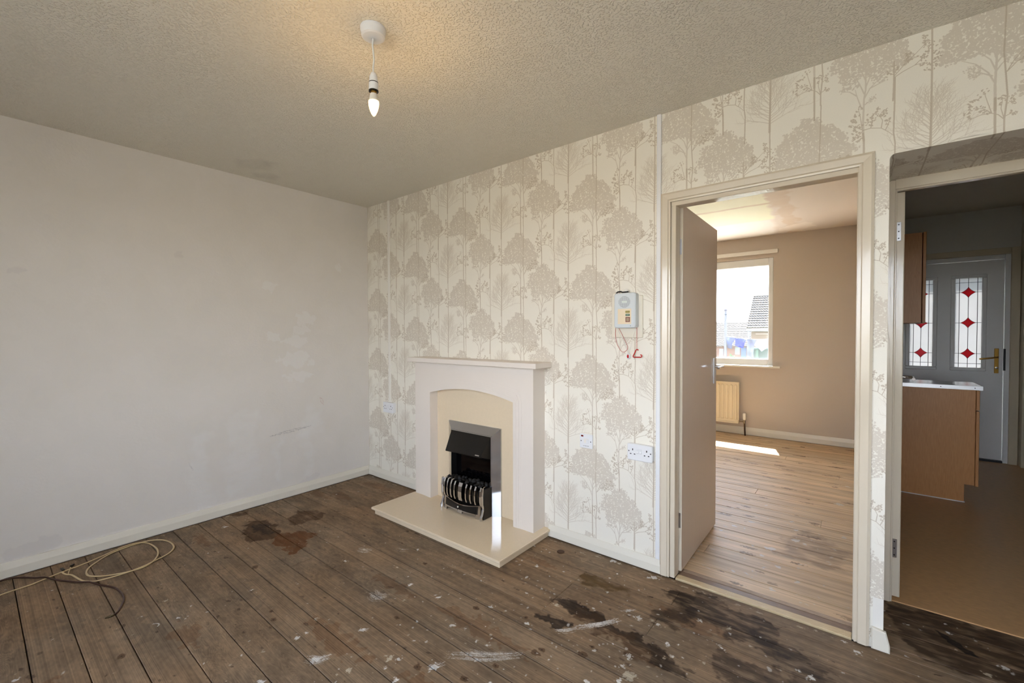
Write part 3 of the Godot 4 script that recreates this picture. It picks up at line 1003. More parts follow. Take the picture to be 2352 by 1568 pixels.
	for i in range(0, sp.size(), 3):
		var p := fp(sp[i], sp[i + 1])
		var pc := white if i % 4 else cream
		c.blob(p.x, p.y, sp[i + 2] * 0.72, pc, 0.95, rng.randf_range(1.0, 1.7), rng.randf() * PI, 0.9)
		for j in 4:
			var o: Vector2 = Vector2(rng.randfn(0, 1), rng.randfn(0, 1)) * sp[i + 2] * 0.9
			c.blob(p.x + o.x, p.y + o.y, rng.randf_range(0.5, 0.3 * sp[i + 2] + 0.5), pc, 0.85, rng.randf_range(1.0, 2.4), rng.randf() * PI, 0.7)
	for i in 1300:
		var p := fp(rng.randf_range(0.0, 4.09), rng.randf_range(-0.45, 2.45))
		c.blob(p.x, p.y, absf(rng.randfn(0.0, 0.9)) + 0.5, white if i % 3 else cream, rng.randf_range(0.5, 0.95), rng.randf_range(1.0, 2.2), rng.randf() * PI, 0.4)
	for i in 420:   # more where someone painted: by the doorway and in the middle of the room
		var p := fp(rng.randfn(2.5, 0.5), rng.randfn(0.65, 0.4))
		c.blob(p.x, p.y, absf(rng.randfn(0.0, 1.3)) + 0.6, white, rng.randf_range(0.5, 0.95), rng.randf_range(1.0, 2.0), rng.randf() * PI, 0.4)
	# spatter along the foot of the walls
	for i in 260:
		var p := fp(rng.randf_range(0.02, 3.5), absf(rng.randfn(0.0, 0.02)) + 0.018) if i % 2 else fp(absf(rng.randfn(0.0, 0.02)) + 0.018, rng.randf_range(0.02, 2.3))
		c.blob(p.x, p.y, rng.randf_range(1.0, 3.4), cream, rng.randf_range(0.3, 0.8), rng.randf_range(1.0, 3.0), 0.0 if i % 2 else PI / 2, 0.8)
	# dry brush marks
	c.brush(fp(2.20, 1.10), fp(2.44, 0.91), 22.0, 46, white, 0.75, rng)
	c.brush(fp(2.24, 1.03), fp(2.36, 0.97), 10.0, 14, white, 0.5, rng)
	c.brush(fp(2.46, 0.72), fp(2.53, 0.645), 14.0, 34, white, 0.9, rng)
	c.brush(fp(2.52, 0.645), fp(2.65, 0.475), 14.0, 50, white, 0.9, rng)
	c.brush(fp(1.60, 1.05), fp(1.70, 1.02), 34.0, 50, white, 0.8, rng)
	c.brush(fp(1.16, 0.84), fp(1.25, 0.80), 26.0, 34, white, 0.7, rng)
	c.brush(fp(1.33, 0.70), fp(1.41, 0.66), 20.0, 16, white, 0.5, rng)
	c.brush(fp(1.79, 1.46), fp(1.86, 1.39), 24.0, 40, white, 0.8, rng)
	c.brush(fp(1.80, 1.24), fp(1.83, 1.20), 10.0, 14, white, 0.7, rng)
	c.brush(fp(2.19, 1.19), fp(2.23, 1.13), 12.0, 20, white, 0.8, rng)
	c.brush(fp(2.62, 0.42), fp(2.69, 0.35), 8.0, 10, white, 0.8, rng)
	# curl of dried paint
	for k in 26:
		var a := 3.6 + k * 0.075
		var p := fp(1.075 + 0.022 * cos(a), 1.785 + 0.030 * sin(a))
		c.blob(p.x, p.y, 1.8, white, 0.9, 1.0, 0.0, 0.2)
	return c.tex()

func bedroom_floor_map() -> ImageTexture:
	# x 0.3..3.5, z -3.8..0
	var W := 1024
	var Ht := 1216
	var c := Canvas.new(W, Ht)
	var lo := grey(W, Ht, 0.02, 3, 111, 8, 8).get_data()
	var mid := grey(W, Ht, 0.06, 3, 112, 8, 2).get_data()
	for i in W * Ht:
		var t := lo[i] / 255.0
		var q := 0.90 + 0.14 * mid[i] / 255.0
		c.d[i * 3] = clampi(int((228.0 + 4.0 * t) * q), 0, 255)
		c.d[i * 3 + 1] = clampi(int((203.0 - 4.0 * t) * q), 0, 255)
		c.d[i * 3 + 2] = clampi(int((170.0 - 12.0 * t) * q), 0, 255)
	var px := func(x: float, z: float) -> Vector2: return Vector2((x - 0.3) * 320.0, (z + 3.8) * 320.0)
	for i in 260:
		var p: Vector2 = px.call(rng.randf_range(0.4, 3.5), rng.randf_range(-3.8, 0.0))
		c.blob(p.x, p.y, rng.randf_range(1.5, 6.0), Color(0.28, 0.20, 0.15), rng.randf_range(0.2, 0.6), rng.randf_range(1.5, 4.0), 0.0, 0.8)
	var q := [3.23, -1.12, 3.44, -0.92, 3.44, -0.62, 3.27, -0.60, 3.10, -0.59, 3.04, -0.66]
	var pl := PackedVector2Array()
	for i in range(0, q.size(), 2):
		pl.append(px.call(q[i], q[i + 1]))
	c.stain(pl, Color(0.45, 0.38, 0.33), 0.38, 14.0, 0.9, 12.0)
	var sp := [3.36, -1.74, 11, 3.17, -0.88, 8, 3.16, -1.05, 6, 3.04, -0.55, 6, 3.06, -0.67, 8, 3.40, -1.11, 6, 3.22, -0.86, 5, 2.83, -0.87, 6, 2.78, -0.75, 5, 3.13, -0.47, 6, 3.23, -0.36, 5, 2.91, -1.01, 5, 3.12, -1.18, 5, 3.14, -0.20, 4, 3.40, -2.25, 6, 3.13, -3.18, 4, 2.94, -1.39, 4, 2.95, -0.27, 4]
	for i in range(0, sp.size(), 3):
		var p: Vector2 = px.call(sp[i], sp[i + 1])
		c.blob(p.x, p.y, sp[i + 2] * 0.75, Color(0.88, 0.86, 0.83), 0.9, rng.randf_range(1.0, 1.8), rng.randf() * PI, 0.7)
	for i in 1100:
		var p: Vector2 = px.call(rng.randf_range(0.4, 3.5), -absf(rng.randfn(0.0, 1.2)))
		c.blob(p.x, p.y, absf(rng.randfn(0.0, 1.1)) + 0.5, Color(0.86, 0.84, 0.80), rng.randf_range(0.4, 0.9), rng.randf_range(1.0, 2.5), rng.randf() * PI, 0.4)
	return c.tex()

# ---------------------------------------------------------------- skirtings and door frames
func skirting(a: Vector3, b: Vector3, out: Vector3, h: float, t: float) -> MB:
	# board with a bevelled top along a wall from a to b, standing out towards out
	var m := MB.new()
	var prof := [Vector2(0, 0.007), Vector2(t, 0.007), Vector2(t, h * 0.60), Vector2(t * 0.55, h * 0.93), Vector2(t * 0.45, h), Vector2(0, h)]
	var up := Vector3.UP
	for i in prof.size():
		var p: Vector2 = prof[i]
		var q: Vector2 = prof[(i + 1) % prof.size()]
		var d := q - p
		var nn := out * d.y - up * d.x
		m.quad(a + out * p.x + up * p.y, b + out * p.x + up * p.y, b + out * q.x + up * q.y, a + out * q.x + up * q.y, nn)
	for e in [[a, a - b], [b, b - a]]:
		for i in range(1, prof.size() - 1):
			m.tri(e[0] + out * prof[0].x + up * prof[0].y, e[0] + out * prof[i].x + up * prof[i].y, e[0] + out * prof[i + 1].x + up * prof[i + 1].y, e[1].normalized(), e[1].normalized(), e[1].normalized())
	return m

func woodwork() -> void:
	solo(skirting(Vector3(0, 0, 0.0), Vector3(0, 0, 3.5), Vector3.RIGHT, 0.083, 0.016), "baseboard_left", M.skirt, "cream painted skirting board under the patched left wall", "skirting board", "", "structure")
	solo(skirting(Vector3(0.016, 0, 0), Vector3(0.80, 0, 0), Vector3.BACK, 0.083, 0.016), "baseboard_back", M.skirt, "short white skirting board between the corner and the hearth", "skirting board", "", "structure")
	solo(skirting(Vector3(1.958, 0, 0), Vector3(2.66, 0, 0), Vector3.BACK, 0.078, 0.016), "baseboard_back", M.skirt, "white skirting board between the hearth and the bedroom door", "skirting board", "", "structure")
	# stub of skirting on the pier, its free end cut at a slant
	var st := MB.new()
	st.extrude(PackedVector2Array([Vector2(3.515, 0.002), Vector2(3.572, 0.002), Vector2(3.572, 0.030), Vector2(3.560, 0.082), Vector2(3.515, 0.088)]), 0.0, 0.017, Transform3D(), 0.004)
	solo(st, "baseboard_pier", M.skirt, "chipped white skirting stub at the foot of the narrow pier", "skirting board", "", "structure")

	# bedroom door frame: lining with stop, and moulded architrave
	var d := thing("trim_1", "glossy white door frame and architrave of the bedroom doorway", "door frame", Vector3.ZERO, "", "structure")
	var prof := [[0.0, 0.0], [0.0, 0.012], [0.010, 0.019], [0.036, 0.016], [0.040, 0.011], [0.043, 0.011], [0.043, 0.015], [0.049, 0.014], [0.049, 0.0]]
	for side in 2:
		# architrave post, profile runs from the outer to the inner edge
		var m := MB.new()
		var xo := 2.657 if side == 0 else 3.508
		var s := 1.0 if side == 0 else -1.0
		for i in prof.size():
			var p: Array = prof[i]
			var q: Array = prof[(i + 1) % prof.size()]
			var x0: float = xo + s * p[0]
			var x1: float = xo + s * q[0]
			m.quad(Vector3(x0, 0.006, p[1]), Vector3(x1, 0.006, q[1]), Vector3(x1, 1.987 - q[0], q[1]), Vector3(x0, 1.987 - p[0], p[1]), Vector3(s * (q[1] - p[1]) * -1.0, 0, (q[0] - p[0])))
		part(m, "architrave_post", M.gloss, d)
	var mh := MB.new()
	for i in prof.size():
		var p: Array = prof[i]
		var q: Array = prof[(i + 1) % prof.size()]
		mh.quad(Vector3(2.657 + p[0], 1.987 - p[0], p[1]), Vector3(3.508 - p[0], 1.987 - p[0], p[1]), Vector3(3.508 - q[0], 1.987 - q[0], q[1]), Vector3(2.657 + q[0], 1.987 - q[0], q[1]), Vector3(0, (q[1] - p[1]), (q[0] - p[0])))
	part(mh, "architrave_head", M.gloss, d)
	# lining: rebate on the bedroom side, stop towards the living room
	part(boxes([[2.68, 0.002, -0.13, 2.706, 1.945, 0.004], [2.706, 0.002, -0.066, 2.730, 1.92, 0.0]], 0.002), "lining_post", M.gloss, d)
	part(boxes([[3.478, 0.002, -0.13, 3.50, 1.945, 0.004], [3.454, 0.002, -0.066, 3.478, 1.92, 0.0]], 0.002), "lining_post", M.gloss, d)
	part(boxes([[2.706, 1.942, -0.13, 3.478, 1.965, 0.004], [2.706, 1.918, -0.066, 3.478, 1.942, 0.0]], 0.002), "lining_head", M.gloss, d)

	# bedroom door leaf, swung open into the bedroom against nothing
	var leaf_w := 0.722
	var L := thing("door_1", "plain beige gloss bedroom door standing open inwards", "door", Vector3(2.743, 0.0, -0.075), "", "structure")
	L.rotation.y = deg_to_rad(0.6)
	part(one_box(Vector3(-0.034, 0.012, -leaf_w), Vector3(0.0, 1.938, 0.0), 0.002), "leaf", M.door_gloss, L)
	part(one_box(Vector3(-0.0335, 0.013, 0.0), Vector3(-0.0005, 1.937, 0.0012), 0.0), "hinge_edge", M.gloss, L)
	for y in [0.24, 1.68]:
		part(boxes([[-0.040, y, -0.004, -0.030, y + 0.08, 0.006], [-0.028, y, 0.0012, -0.006, y + 0.08, 0.0022]], 0.0008), "hinge", M.steel, L)
	for s in [1.0, -1.0]:
		var x0 := 0.0 if s > 0 else -0.034
		var hd := part(one_box(Vector3(minf(x0, x0 + s * 0.008), 0.945, -leaf_w + 0.045), Vector3(maxf(x0, x0 + s * 0.008), 1.110, -leaf_w + 0.085), 0.002), "handle_plate", M.steel, L)
		var lv := MB.new()
		lv.tube([Vector3(x0 + s * 0.008, 1.055, -leaf_w + 0.065), Vector3(x0 + s * 0.05, 1.055, -leaf_w + 0.065)], 0.008, 12)
		lv.tube([Vector3(x0 + s * 0.052, 1.055, -leaf_w + 0.058), Vector3(x0 + s * 0.054, 1.056, -leaf_w + 0.11), Vector3(x0 + s * 0.050, 1.053, -leaf_w + 0.175)], 0.009, 12, 0.8)
		part(lv, "lever", M.chrome, hd)

	# kitchen door frame deep in the alcove
	var k := thing("trim_2", "glossy beige door frame at the back of the kitchen alcove", "door frame", Vector3.ZERO, "", "structure")
	part(boxes([[3.552, 0.002, -0.50, 3.590, 1.975, -0.43], [3.590, 0.002, -0.458, 3.597, 1.935, -0.436]], 0.002), "frame_post", M.gloss, k)
	part(boxes([[4.37, 0.002, -0.50, 4.42, 1.975, -0.43]], 0.002), "frame_post", M.gloss, k)
	part(boxes([[3.590, 1.932, -0.50, 4.37, 1.985, -0.43], [3.590, 1.925, -0.458, 4.37, 1.933, -0.436]], 0.002), "frame_head", M.gloss, k)
	var D := thing("door_2", "kitchen door opened flat along the alcove side, seen edge on", "door", Vector3(3.6265, 0.0, -0.478), "", "structure")
	D.rotation.y = deg_to_rad(-2.3)
	part(one_box(Vector3(-0.035, 0.012, -0.72), Vector3(0.0, 1.928, 0.0), 0.003), "leaf", M.gloss, D)
	for y in [0.20, 1.70]:
		var hg := part(one_box(Vector3(-0.036, y, 0.0), Vector3(-0.012, y + 0.088, 0.0018), 0.0008), "hinge", M.steel, D)
		for e in [0.012, 0.044, 0.076]:
			var sc := MB.new()
			sc.lathe([Vector2(0.003, 0), Vector2(0.003, 0.0008), Vector2(0, 0.001)], 10, Transform3D(Basis(Vector3.RIGHT, PI / 2), Vector3(-0.021, y + e, 0.0018)))
			part(sc, "screw", M.lead, hg)
	var pl := part(one_box(Vector3(0.0, 0.935, -0.69), Vector3(0.012, 1.055, -0.65), 0.003), "handle_plate", M.white, D)
	var lv2 := MB.new()
	lv2.tube([Vector3(0.012, 1.01, -0.67), Vector3(0.052, 1.01, -0.67), Vector3(0.056, 1.01, -0.655), Vector3(0.056, 1.008, -0.56)], 0.008, 12)
	part(lv2, "lever", M.chrome, pl)

	# cable trunking
	solo(one_box(Vector3(2.634, 0.079, 0.0), Vector3(2.656, H, 0.012), 0.002), "trim_3", M.white, "white cable trunking running down beside the bedroom door frame", "trunking", "", "structure")
	solo(one_box(Vector3(0.310, 0.684, 0.0), Vector3(0.338, H, 0.010), 0.002), "trim_4", M.white_warm, "thin painted trunking above the socket left of the fireplace", "trunking", "", "structure")

# ---------------------------------------------------------------- bedroom
func bedroom() -> void:
	var zf := -3.78
	# far wall round the window
	solo(boxes([[0.3, -0.03, -4.1, 0.75, 2.5, zf], [2.652, -0.03, -4.1, 3.552, 2.5, zf], [0.75, -0.03, -4.1, 2.652, 0.862, zf], [0.75, 2.176, -4.1, 2.652, 2.5, zf]]), "wall_bedroom_far", M.pink, "pink beige bedroom wall round the window", "wall", "", "structure")
	solo(boxes([[0.18, -0.03, -4.1, 0.3, 2.5, -0.05]]), "wall_bedroom_left", M.pink, "pink beige bedroom wall hidden behind the open door", "wall", "", "structure")
	solo(boxes([[0.3, 0, -0.10, 2.70, 2.5, -0.05], [2.70, 1.945, -0.10, 3.47, 2.5, -0.05]]), "wall_bedroom_near", M.pink, "pink beige bedroom side of the fireplace wall", "wall", "", "structure")
	# ceiling: plasterboard joints between areas of old paint, sun bounce painted pale by the window
	var c := Canvas.new(640, 768)
	c.fill(Color(0.84, 0.79, 0.73))
	var px := func(x: float, z: float) -> Vector2: return Vector2((x - 0.3) * 200.0, (z + 3.8) * 200.0)
	var poly := func(a: Array) -> PackedVector2Array:
		var r := PackedVector2Array()
		for i in range(0, a.size(), 2):
			r.append(px.call(a[i], a[i + 1]))
		return r
	c.stain(poly.call([0.3, -3.0, 2.78, -2.95, 2.86, -1.85, 2.86, -0.1, 0.3, -0.1]), Color(0.90, 0.89, 0.77), 1.0, 4.0, 0.0, 8.0)
	c.stain(poly.call([0.3, -3.79, 2.72, -3.79, 2.78, -2.9, 0.3, -2.9]), Color(0.89, 0.86, 0.82), 1.0, 4.0, 0.0, 10.0)  # whitish band by the window wall: bounced sunlight painted into the colour
	c.stain(poly.call([2.80, -3.79, 2.96, -3.79, 3.00, -0.1, 2.84, -0.1]), Color(0.80, 0.71, 0.61), 0.7, 10.0, 0.3, 6.0)
	c.stain(poly.call([0.3, -2.31, 2.84, -2.31, 2.84, -2.24, 0.3, -2.24]), Color(0.80, 0.72, 0.61), 0.85, 3.0, 0.2, 4.0)
	c.blob(px.call(2.9, -3.5).x, px.call(2.9, -3.5).y, 26, Color(0.90, 0.85, 0.79), 0.7, 1.6, 1.4, 0.8)
	var m := mat(Color.WHITE, 0.7)
	m.albedo_texture = c.tex()
	scaled(m, Vector3(1.0 / 3.2, 1.0 / 3.84, 1), Vector3(-0.3 / 3.2, 3.8 / 3.84, 0))
	solo(boxes([[0.18, 2.44, -4.1, 3.552, 2.52, -0.05]]), "ceiling_bedroom", m, "bedroom ceiling in pale yellow and beige with taped joints", "ceiling", "", "structure")
	solo(skirting(Vector3(0.3, 0, zf), Vector3(3.47, 0, zf), Vector3.BACK, 0.096, 0.018), "baseboard_bedroom", M.skirt, "pale skirting board under the bedroom window wall", "skirting board", "", "structure")

	# window, its left part hidden by the door widened to brighten the bedroom
	var w := thing("window_1", "white bedroom window looking out on tiled roofs", "window", Vector3.ZERO, "", "structure")
	for e in [[0.75, 0.868, -3.86, 0.81, 2.176, -3.792], [2.60, 0.868, -3.86, 2.652, 2.176, -3.792], [0.81, 0.868, -3.86, 2.60, 0.95, -3.792], [0.81, 2.082, -3.86, 2.60, 2.176, -3.792], [1.67, 0.95, -3.86, 1.74, 2.082, -3.792]]:
		part(boxes([e], 0.006), "frame_bar", M.pvc, w)
	for e in [[0.81, 0.95, -3.83, 1.67, 2.082, -3.826], [1.74, 0.95, -3.83, 2.60, 2.082, -3.826]]:
		part(boxes([e]), "pane", M.glass, w)
	part(one_box(Vector3(0.68, 0.846, -3.80), Vector3(2.735, 0.867, -3.735), 0.003), "sill", M.white_warm, w)
	solo(one_box(Vector3(0.65, 2.224, zf), Vector3(2.70, 2.268, zf + 0.028), 0.003), "curtain_batten", M.white_warm, "bare wooden curtain batten on the wall above the bedroom window", "batten")

	# radiator with its valve
	var r := thing("radiator", "cream panel radiator under the bedroom window", "radiator", Vector3(0, 0, zf))
	part(one_box(Vector3(1.35, 0.143, 0.040), Vector3(2.300, 0.655, 0.052), 0.004), "panel", M.cream_metal, r)
	part(boxes([[1.35, 0.645, 0.052, 2.302, 0.657, 0.072], [1.35, 0.140, 0.052, 2.302, 0.156, 0.072], [2.288, 0.140, 0.040, 2.302, 0.657, 0.072]], 0.003), "rim", M.cream_metal, r)
	for i in 19:
		var x := 2.262 - i * 0.050
		var rb := MB.new()
		rb.extrude(PackedVector2Array([Vector2(x - 0.017, 0.185), Vector2(x + 0.017, 0.185), Vector2(x + 0.017, 0.610), Vector2(x, 0.628), Vector2(x - 0.017, 0.610)]), 0.050, 0.066, Transform3D(), 0.007)
		part(rb, "rib", M.cream_metal, r)
	for x in [1.5, 2.15]:
		part(one_box(Vector3(x, 0.25, 0.0), Vector3(x + 0.03, 0.55, 0.041)), "bracket", M.cream_metal, r)
	var v := MB.new()
	v.lathe([Vector2(0.010, 0.19), Vector2(0.019, 0.195), Vector2(0.021, 0.215), Vector2(0.021, 0.262), Vector2(0.015, 0.275), Vector2(0, 0.276)], 16, Transform3D(Basis(), Vector3(2.362, 0, 0.055)), true)
	var va := part(v, "valve", M.white_warm, r)
	var pi := MB.new()
	pi.tube([Vector3(2.300, 0.172, 0.055), Vector3(2.362, 0.172, 0.055)], 0.009, 10)
	pi.tube([Vector3(2.362, 0.190, 0.055), Vector3(2.362, 0.150, 0.055)], 0.012, 10)
	part(pi, "valve_body", mat(Color(0.55, 0.50, 0.42), 0.35, 1.0), va)
	var pp := MB.new()
	pp.tube([Vector3(2.362, 0.155, 0.055), Vector3(2.366, 0.08, 0.055), Vector3(2.372, -0.01, 0.057)], 0.0085, 10)
	part(pp, "pipe", M.copper_old, r)

# ---------------------------------------------------------------- kitchen
func kitchen() -> void:
	var zb := -3.98
	solo(boxes([[3.552, -0.03, -4.1, 3.70, 2.55, zb], [4.60, -0.03, -4.1, 5.9, 2.55, zb], [3.70, 2.02, -4.1, 4.60, 2.55, zb]]), "wall_kitchen_far", M.kitchen_wall, "pale grey kitchen wall round the back door", "wall", "", "structure")
	solo(boxes([[3.552, -0.03, -3.98, 3.560, 2.55, -0.5]]), "wall_kitchen_left", M.kitchen_wall, "pale grey kitchen wall behind the beech units", "wall", "", "structure")
	solo(boxes([[5.78, -0.03, -4.1, 5.9, 2.55, -0.43]]), "wall_kitchen_right", M.kitchen_wall, "kitchen wall out of sight to the right", "wall", "", "structure")
	solo(boxes([[4.42, -0.03, -0.5, 5.9, 2.55, -0.43], [4.85, -0.03, -0.43, 5.0, 2.55, 0.0]]), "wall_kitchen_near", M.kitchen_wall, "kitchen side of the alcove wall", "wall", "", "structure")
	solo(boxes([[3.552, 2.47, -4.1, 5.9, 2.58, -0.43]]), "ceiling_kitchen", M.kitchen_ceiling, "cream kitchen ceiling beyond the alcove", "ceiling", "", "structure")
	solo(one_box(Vector3(3.556, -0.02, -3.98), Vector3(5.78, 0.004, -0.452), 0.002), "floor_kitchen", M.vinyl, "tan sheet vinyl on the kitchen floor", "floor", "", "structure")
	solo(one_box(Vector3(4.655, -0.02, -3.98), Vector3(4.85, 2.47, -3.86), 0.003), "trim_6", M.kitchen_trim, "boxed-in pipes in the corner right of the back door", "boxing", "", "structure")

	# back door frame
	var f := thing("trim_7", "beige painted frame round the kitchen back door", "door frame", Vector3.ZERO, "", "structure")
	part(boxes([[4.590, 0.002, zb, 4.652, 2.08, zb + 0.030]], 0.004), "architrave_post", M.kitchen_trim, f)
	part(boxes([[3.62, 0.002, zb, 3.682, 2.08, zb + 0.030]], 0.004), "architrave_post", M.kitchen_trim, f)
	part(boxes([[3.682, 2.020, zb, 4.590, 2.08, zb + 0.030]], 0.004), "architrave_head", M.kitchen_trim, f)
	part(boxes([[4.556, 0.002, -4.05, 4.60, 2.02, zb + 0.012]], 0.003), "frame_post", M.back_door, f)
	part(boxes([[3.67, 0.002, -4.05, 3.716, 2.02, zb + 0.012]], 0.003), "frame_post", M.back_door, f)
	part(boxes([[3.716, 1.976, -4.05, 4.556, 2.02, zb + 0.012]], 0.003), "frame_head", M.back_door, f)
	part(boxes([[4.530, 0.0, -4.08, 4.60, 2.02, -4.03]]), "rebate", M.back_door, f)  # four strips added behind the leaf to block light through its gaps
	part(boxes([[3.67, 0.0, -4.08, 3.745, 2.02, -4.03]]), "rebate", M.back_door, f)
	part(boxes([[3.745, 1.95, -4.08, 4.53, 2.02, -4.03]]), "rebate", M.back_door, f)
	part(boxes([[3.745, 0.0, -4.08, 4.53, 0.05, -4.03]]), "rebate", M.back_door, f)
	part(boxes([[3.716, 0.0, -4.05, 4.556, 0.024, zb + 0.02]], 0.003), "door_sill", M.lead, f)
	part(boxes([[4.552, 0.90, zb, 4.566, 1.11, zb + 0.016]], 0.001), "strike_plate", M.black, f)
	# back door leaf with two leaded lights
	var d := thing("door_3", "white panelled back door with red diamonds in leaded lights", "door", Vector3.ZERO, "", "structure")
	var z0 := -4.02
	var z1 := zb + 0.004
	var gx := [[3.880, 4.056], [4.218, 4.405]]
	var gy := [0.918, 1.810]
	part(boxes([[3.720, 0.028, z0, 3.880, 1.972, z1], [4.056, 0.028, z0, 4.218, 1.972, z1], [4.405, 0.028, z0, 4.551, 1.972, z1], [3.880, 0.028, z0, 4.056, 0.918, z1], [4.218, 0.028, z0, 4.405, 0.918, z1], [3.880, 1.810, z0, 4.056, 1.972, z1], [4.218, 1.810, z0, 4.405, 1.972, z1]]), "leaf", M.back_door, d)
	for g in gx:
		var a: float = g[0]
		var b: float = g[1]
		var fm := MB.new()
		for e in [[a - 0.034, gy[0] - 0.034, b + 0.034, gy[0]], [a - 0.034, gy[1], b + 0.034, gy[1] + 0.034], [a - 0.034, gy[0], a, gy[1]], [b, gy[0], b + 0.034, gy[1]]]:
			fm.box(Vector3(e[0], e[1], z1 - 0.002), Vector3(e[2], e[3], z1 + 0.010), 0.006)
		var fr := part(fm, "glazing_frame", M.back_door, d)
		var gl := part(one_box(Vector3(a, gy[0], z1 - 0.012), Vector3(b, gy[1], z1 - 0.008)), "light", M.frosted, d)
		gl.set_meta("label", "frosted leaded light with three red diamonds")
		var cx := (a + b) / 2
		var zl := z1 - 0.007
		# lead lines: verticals near the sides, the middle one broken by the diamonds, horizontals through them
		var ys := [1.058, 1.365, 1.668]
		for x in [a + 0.030, b - 0.030]:
			part(one_box(Vector3(x - 0.0022, gy[0], z1 - 0.008), Vector3(x + 0.0022, gy[1], zl + 0.003)), "lead_line", M.lead, gl)
		for y in [gy[0] + 0.040, gy[1] - 0.045]:
			part(one_box(Vector3(a, y - 0.002, z1 - 0.008), Vector3(b, y + 0.002, zl + 0.003)), "lead_line", M.lead, gl)
		for y in ys:
			for e in [[a, cx - 0.05], [cx + 0.05, b]]:
				part(one_box(Vector3(e[0], y - 0.002, z1 - 0.008), Vector3(e[1], y + 0.002, zl + 0.003)), "lead_line", M.lead, gl)
		var cuts := [gy[0], ys[0] - 0.05, ys[0] + 0.05, ys[1] - 0.05, ys[1] + 0.05, ys[2] - 0.05, ys[2] + 0.05, gy[1]]
		for i in range(0, 8, 2):
			part(one_box(Vector3(cx - 0.002, cuts[i], z1 - 0.008), Vector3(cx + 0.002, cuts[i + 1], zl + 0.003)), "lead_line", M.lead, gl)
		for y in ys:
			var pts := PackedVector2Array()
			var rim := PackedVector2Array()
			for q in 4:
				for s in 6:
					var t := s / 6.0
					var p0 := Vector2(cos(q * PI / 2), sin(q * PI / 2))
					var p1 := Vector2(cos((q + 1) * PI / 2), sin((q + 1) * PI / 2))
					var p := p0 * pow(1 - t, 2) + p1 * t * t + (p0 + p1) * 0.30 * t * (1 - t) * 2.0
					pts.append(Vector2(cx + p.x * 0.050, y + p.y * 0.050))
					rim.append(Vector2(cx + p.x * 0.056, y + p.y * 0.056))
			var dm := MB.new()
			for q in pts.size():
				var q2 := (q + 1) % pts.size()
				dm.extrude(PackedVector2Array([rim[q], rim[q2], pts[q2], pts[q]]), z1 - 0.008, zl + 0.002)
			part(dm, "diamond_lead", M.lead, gl)
			var di := MB.new()
			di.extrude(pts, z1 - 0.0115, zl + 0.0015)
			part(di, "red_diamond", M.red_glass, gl)
	var bp := one_box(Vector3(4.492, 0.872, z1), Vector3(4.522, 1.112, z1 + 0.008), 0.002)
	var hp := part(bp, "handle_plate", M.brass, d)
	var bl := MB.new()
	bl.tube([Vector3(4.507, 1.028, z1 + 0.006), Vector3(4.507, 1.028, z1 + 0.045), Vector3(4.495, 1.026, z1 + 0.055), Vector3(4.45, 1.018, z1 + 0.056), Vector3(4.385, 1.008, z1 + 0.052)], 0.0075, 10)
	part(bl, "lever", M.brass, hp)
	var ky := MB.new()
	ky.lathe([Vector2(0.011, 0), Vector2(0.011, 0.012), Vector2(0, 0.013)], 14, Transform3D(Basis(Vector3.RIGHT, PI / 2), Vector3(4.507, 0.925, z1 + 0.008)))
	part(ky, "lock_cylinder", M.chrome, hp)

	# base unit: end panel towards the room, front to the right
	var u := thing("base_unit", "beech kitchen base unit with its end panel facing the doorway", "cabinet", Vector3(0, 0, -2.35))
	part(one_box(Vector3(3.562, 0.140, -0.345), Vector3(4.138, 0.846, 0.0), 0.0015), "carcass", M.beech, u)
	part(one_box(Vector3(3.562, 0.010, -0.33), Vector3(4.086, 0.140, -0.004), 0.001), "plinth", M.beech, u)
	part(one_box(Vector3(3.562, 0.004, -0.331), Vector3(4.090, 0.010, -0.002), 0.0008), "plinth_seal", M.white, u)
	var dr := part(one_box(Vector3(4.141, 0.135, -0.342), Vector3(4.159, 0.690, -0.002), 0.002), "door", M.beech, u)
	part(one_box(Vector3(4.141, 0.696, -0.342), Vector3(4.159, 0.842, -0.002), 0.002), "drawer", M.beech, u)
	var hn := MB.new()
	hn.tube([Vector3(4.159, 0.62, -0.30), Vector3(4.178, 0.605, -0.30), Vector3(4.186, 0.55, -0.30), Vector3(4.178, 0.495, -0.30), Vector3(4.159, 0.48, -0.30)], 0.005, 8)
	part(hn, "handle", M.chrome, dr)
	var wt := thing("worktop", "grey worktop with a metal edge strip on the base unit", "worktop", Vector3(0, 0, -2.35))
	part(one_box(Vector3(3.562, 0.848, -0.352), Vector3(4.172, 0.875, 0.016), 0.002), "slab", M.worktop, wt)
	var es := part(one_box(Vector3(3.562, 0.846, 0.016), Vector3(4.172, 0.876, 0.019), 0.0008), "edge_strip", M.alu, wt)
	for x in [3.95, 4.13]:
		var sc := MB.new()
		sc.lathe([Vector2(0.0035, 0), Vector2(0.0035, 0.001), Vector2(0, 0.0012)], 10, Transform3D(Basis(Vector3.RIGHT, PI / 2), Vector3(x, 0.861, 0.019)))
		part(sc, "screw", M.lead, es)
	# wall unit
	var q := thing("wall_unit", "beech wall cabinet hanging above the worktop", "cabinet", Vector3(0, 0, -2.35))
	part(one_box(Vector3(3.562, 1.344, -0.50), Vector3(3.838, 2.042, 0.0), 0.0015), "carcass", M.beech, q)
	var qd := part(one_box(Vector3(3.843, 1.342, -0.497), Vector3(3.862, 2.044, -0.003), 0.002), "door", M.beech, q)
	var h2 := MB.new()
	h2.tube([Vector3(3.862, 1.53, -0.45), Vector3(3.885, 1.515, -0.45), Vector3(3.893, 1.455, -0.45), Vector3(3.885, 1.395, -0.45), Vector3(3.862, 1.38, -0.45)], 0.005, 8)
	part(h2, "handle", M.chrome, qd)

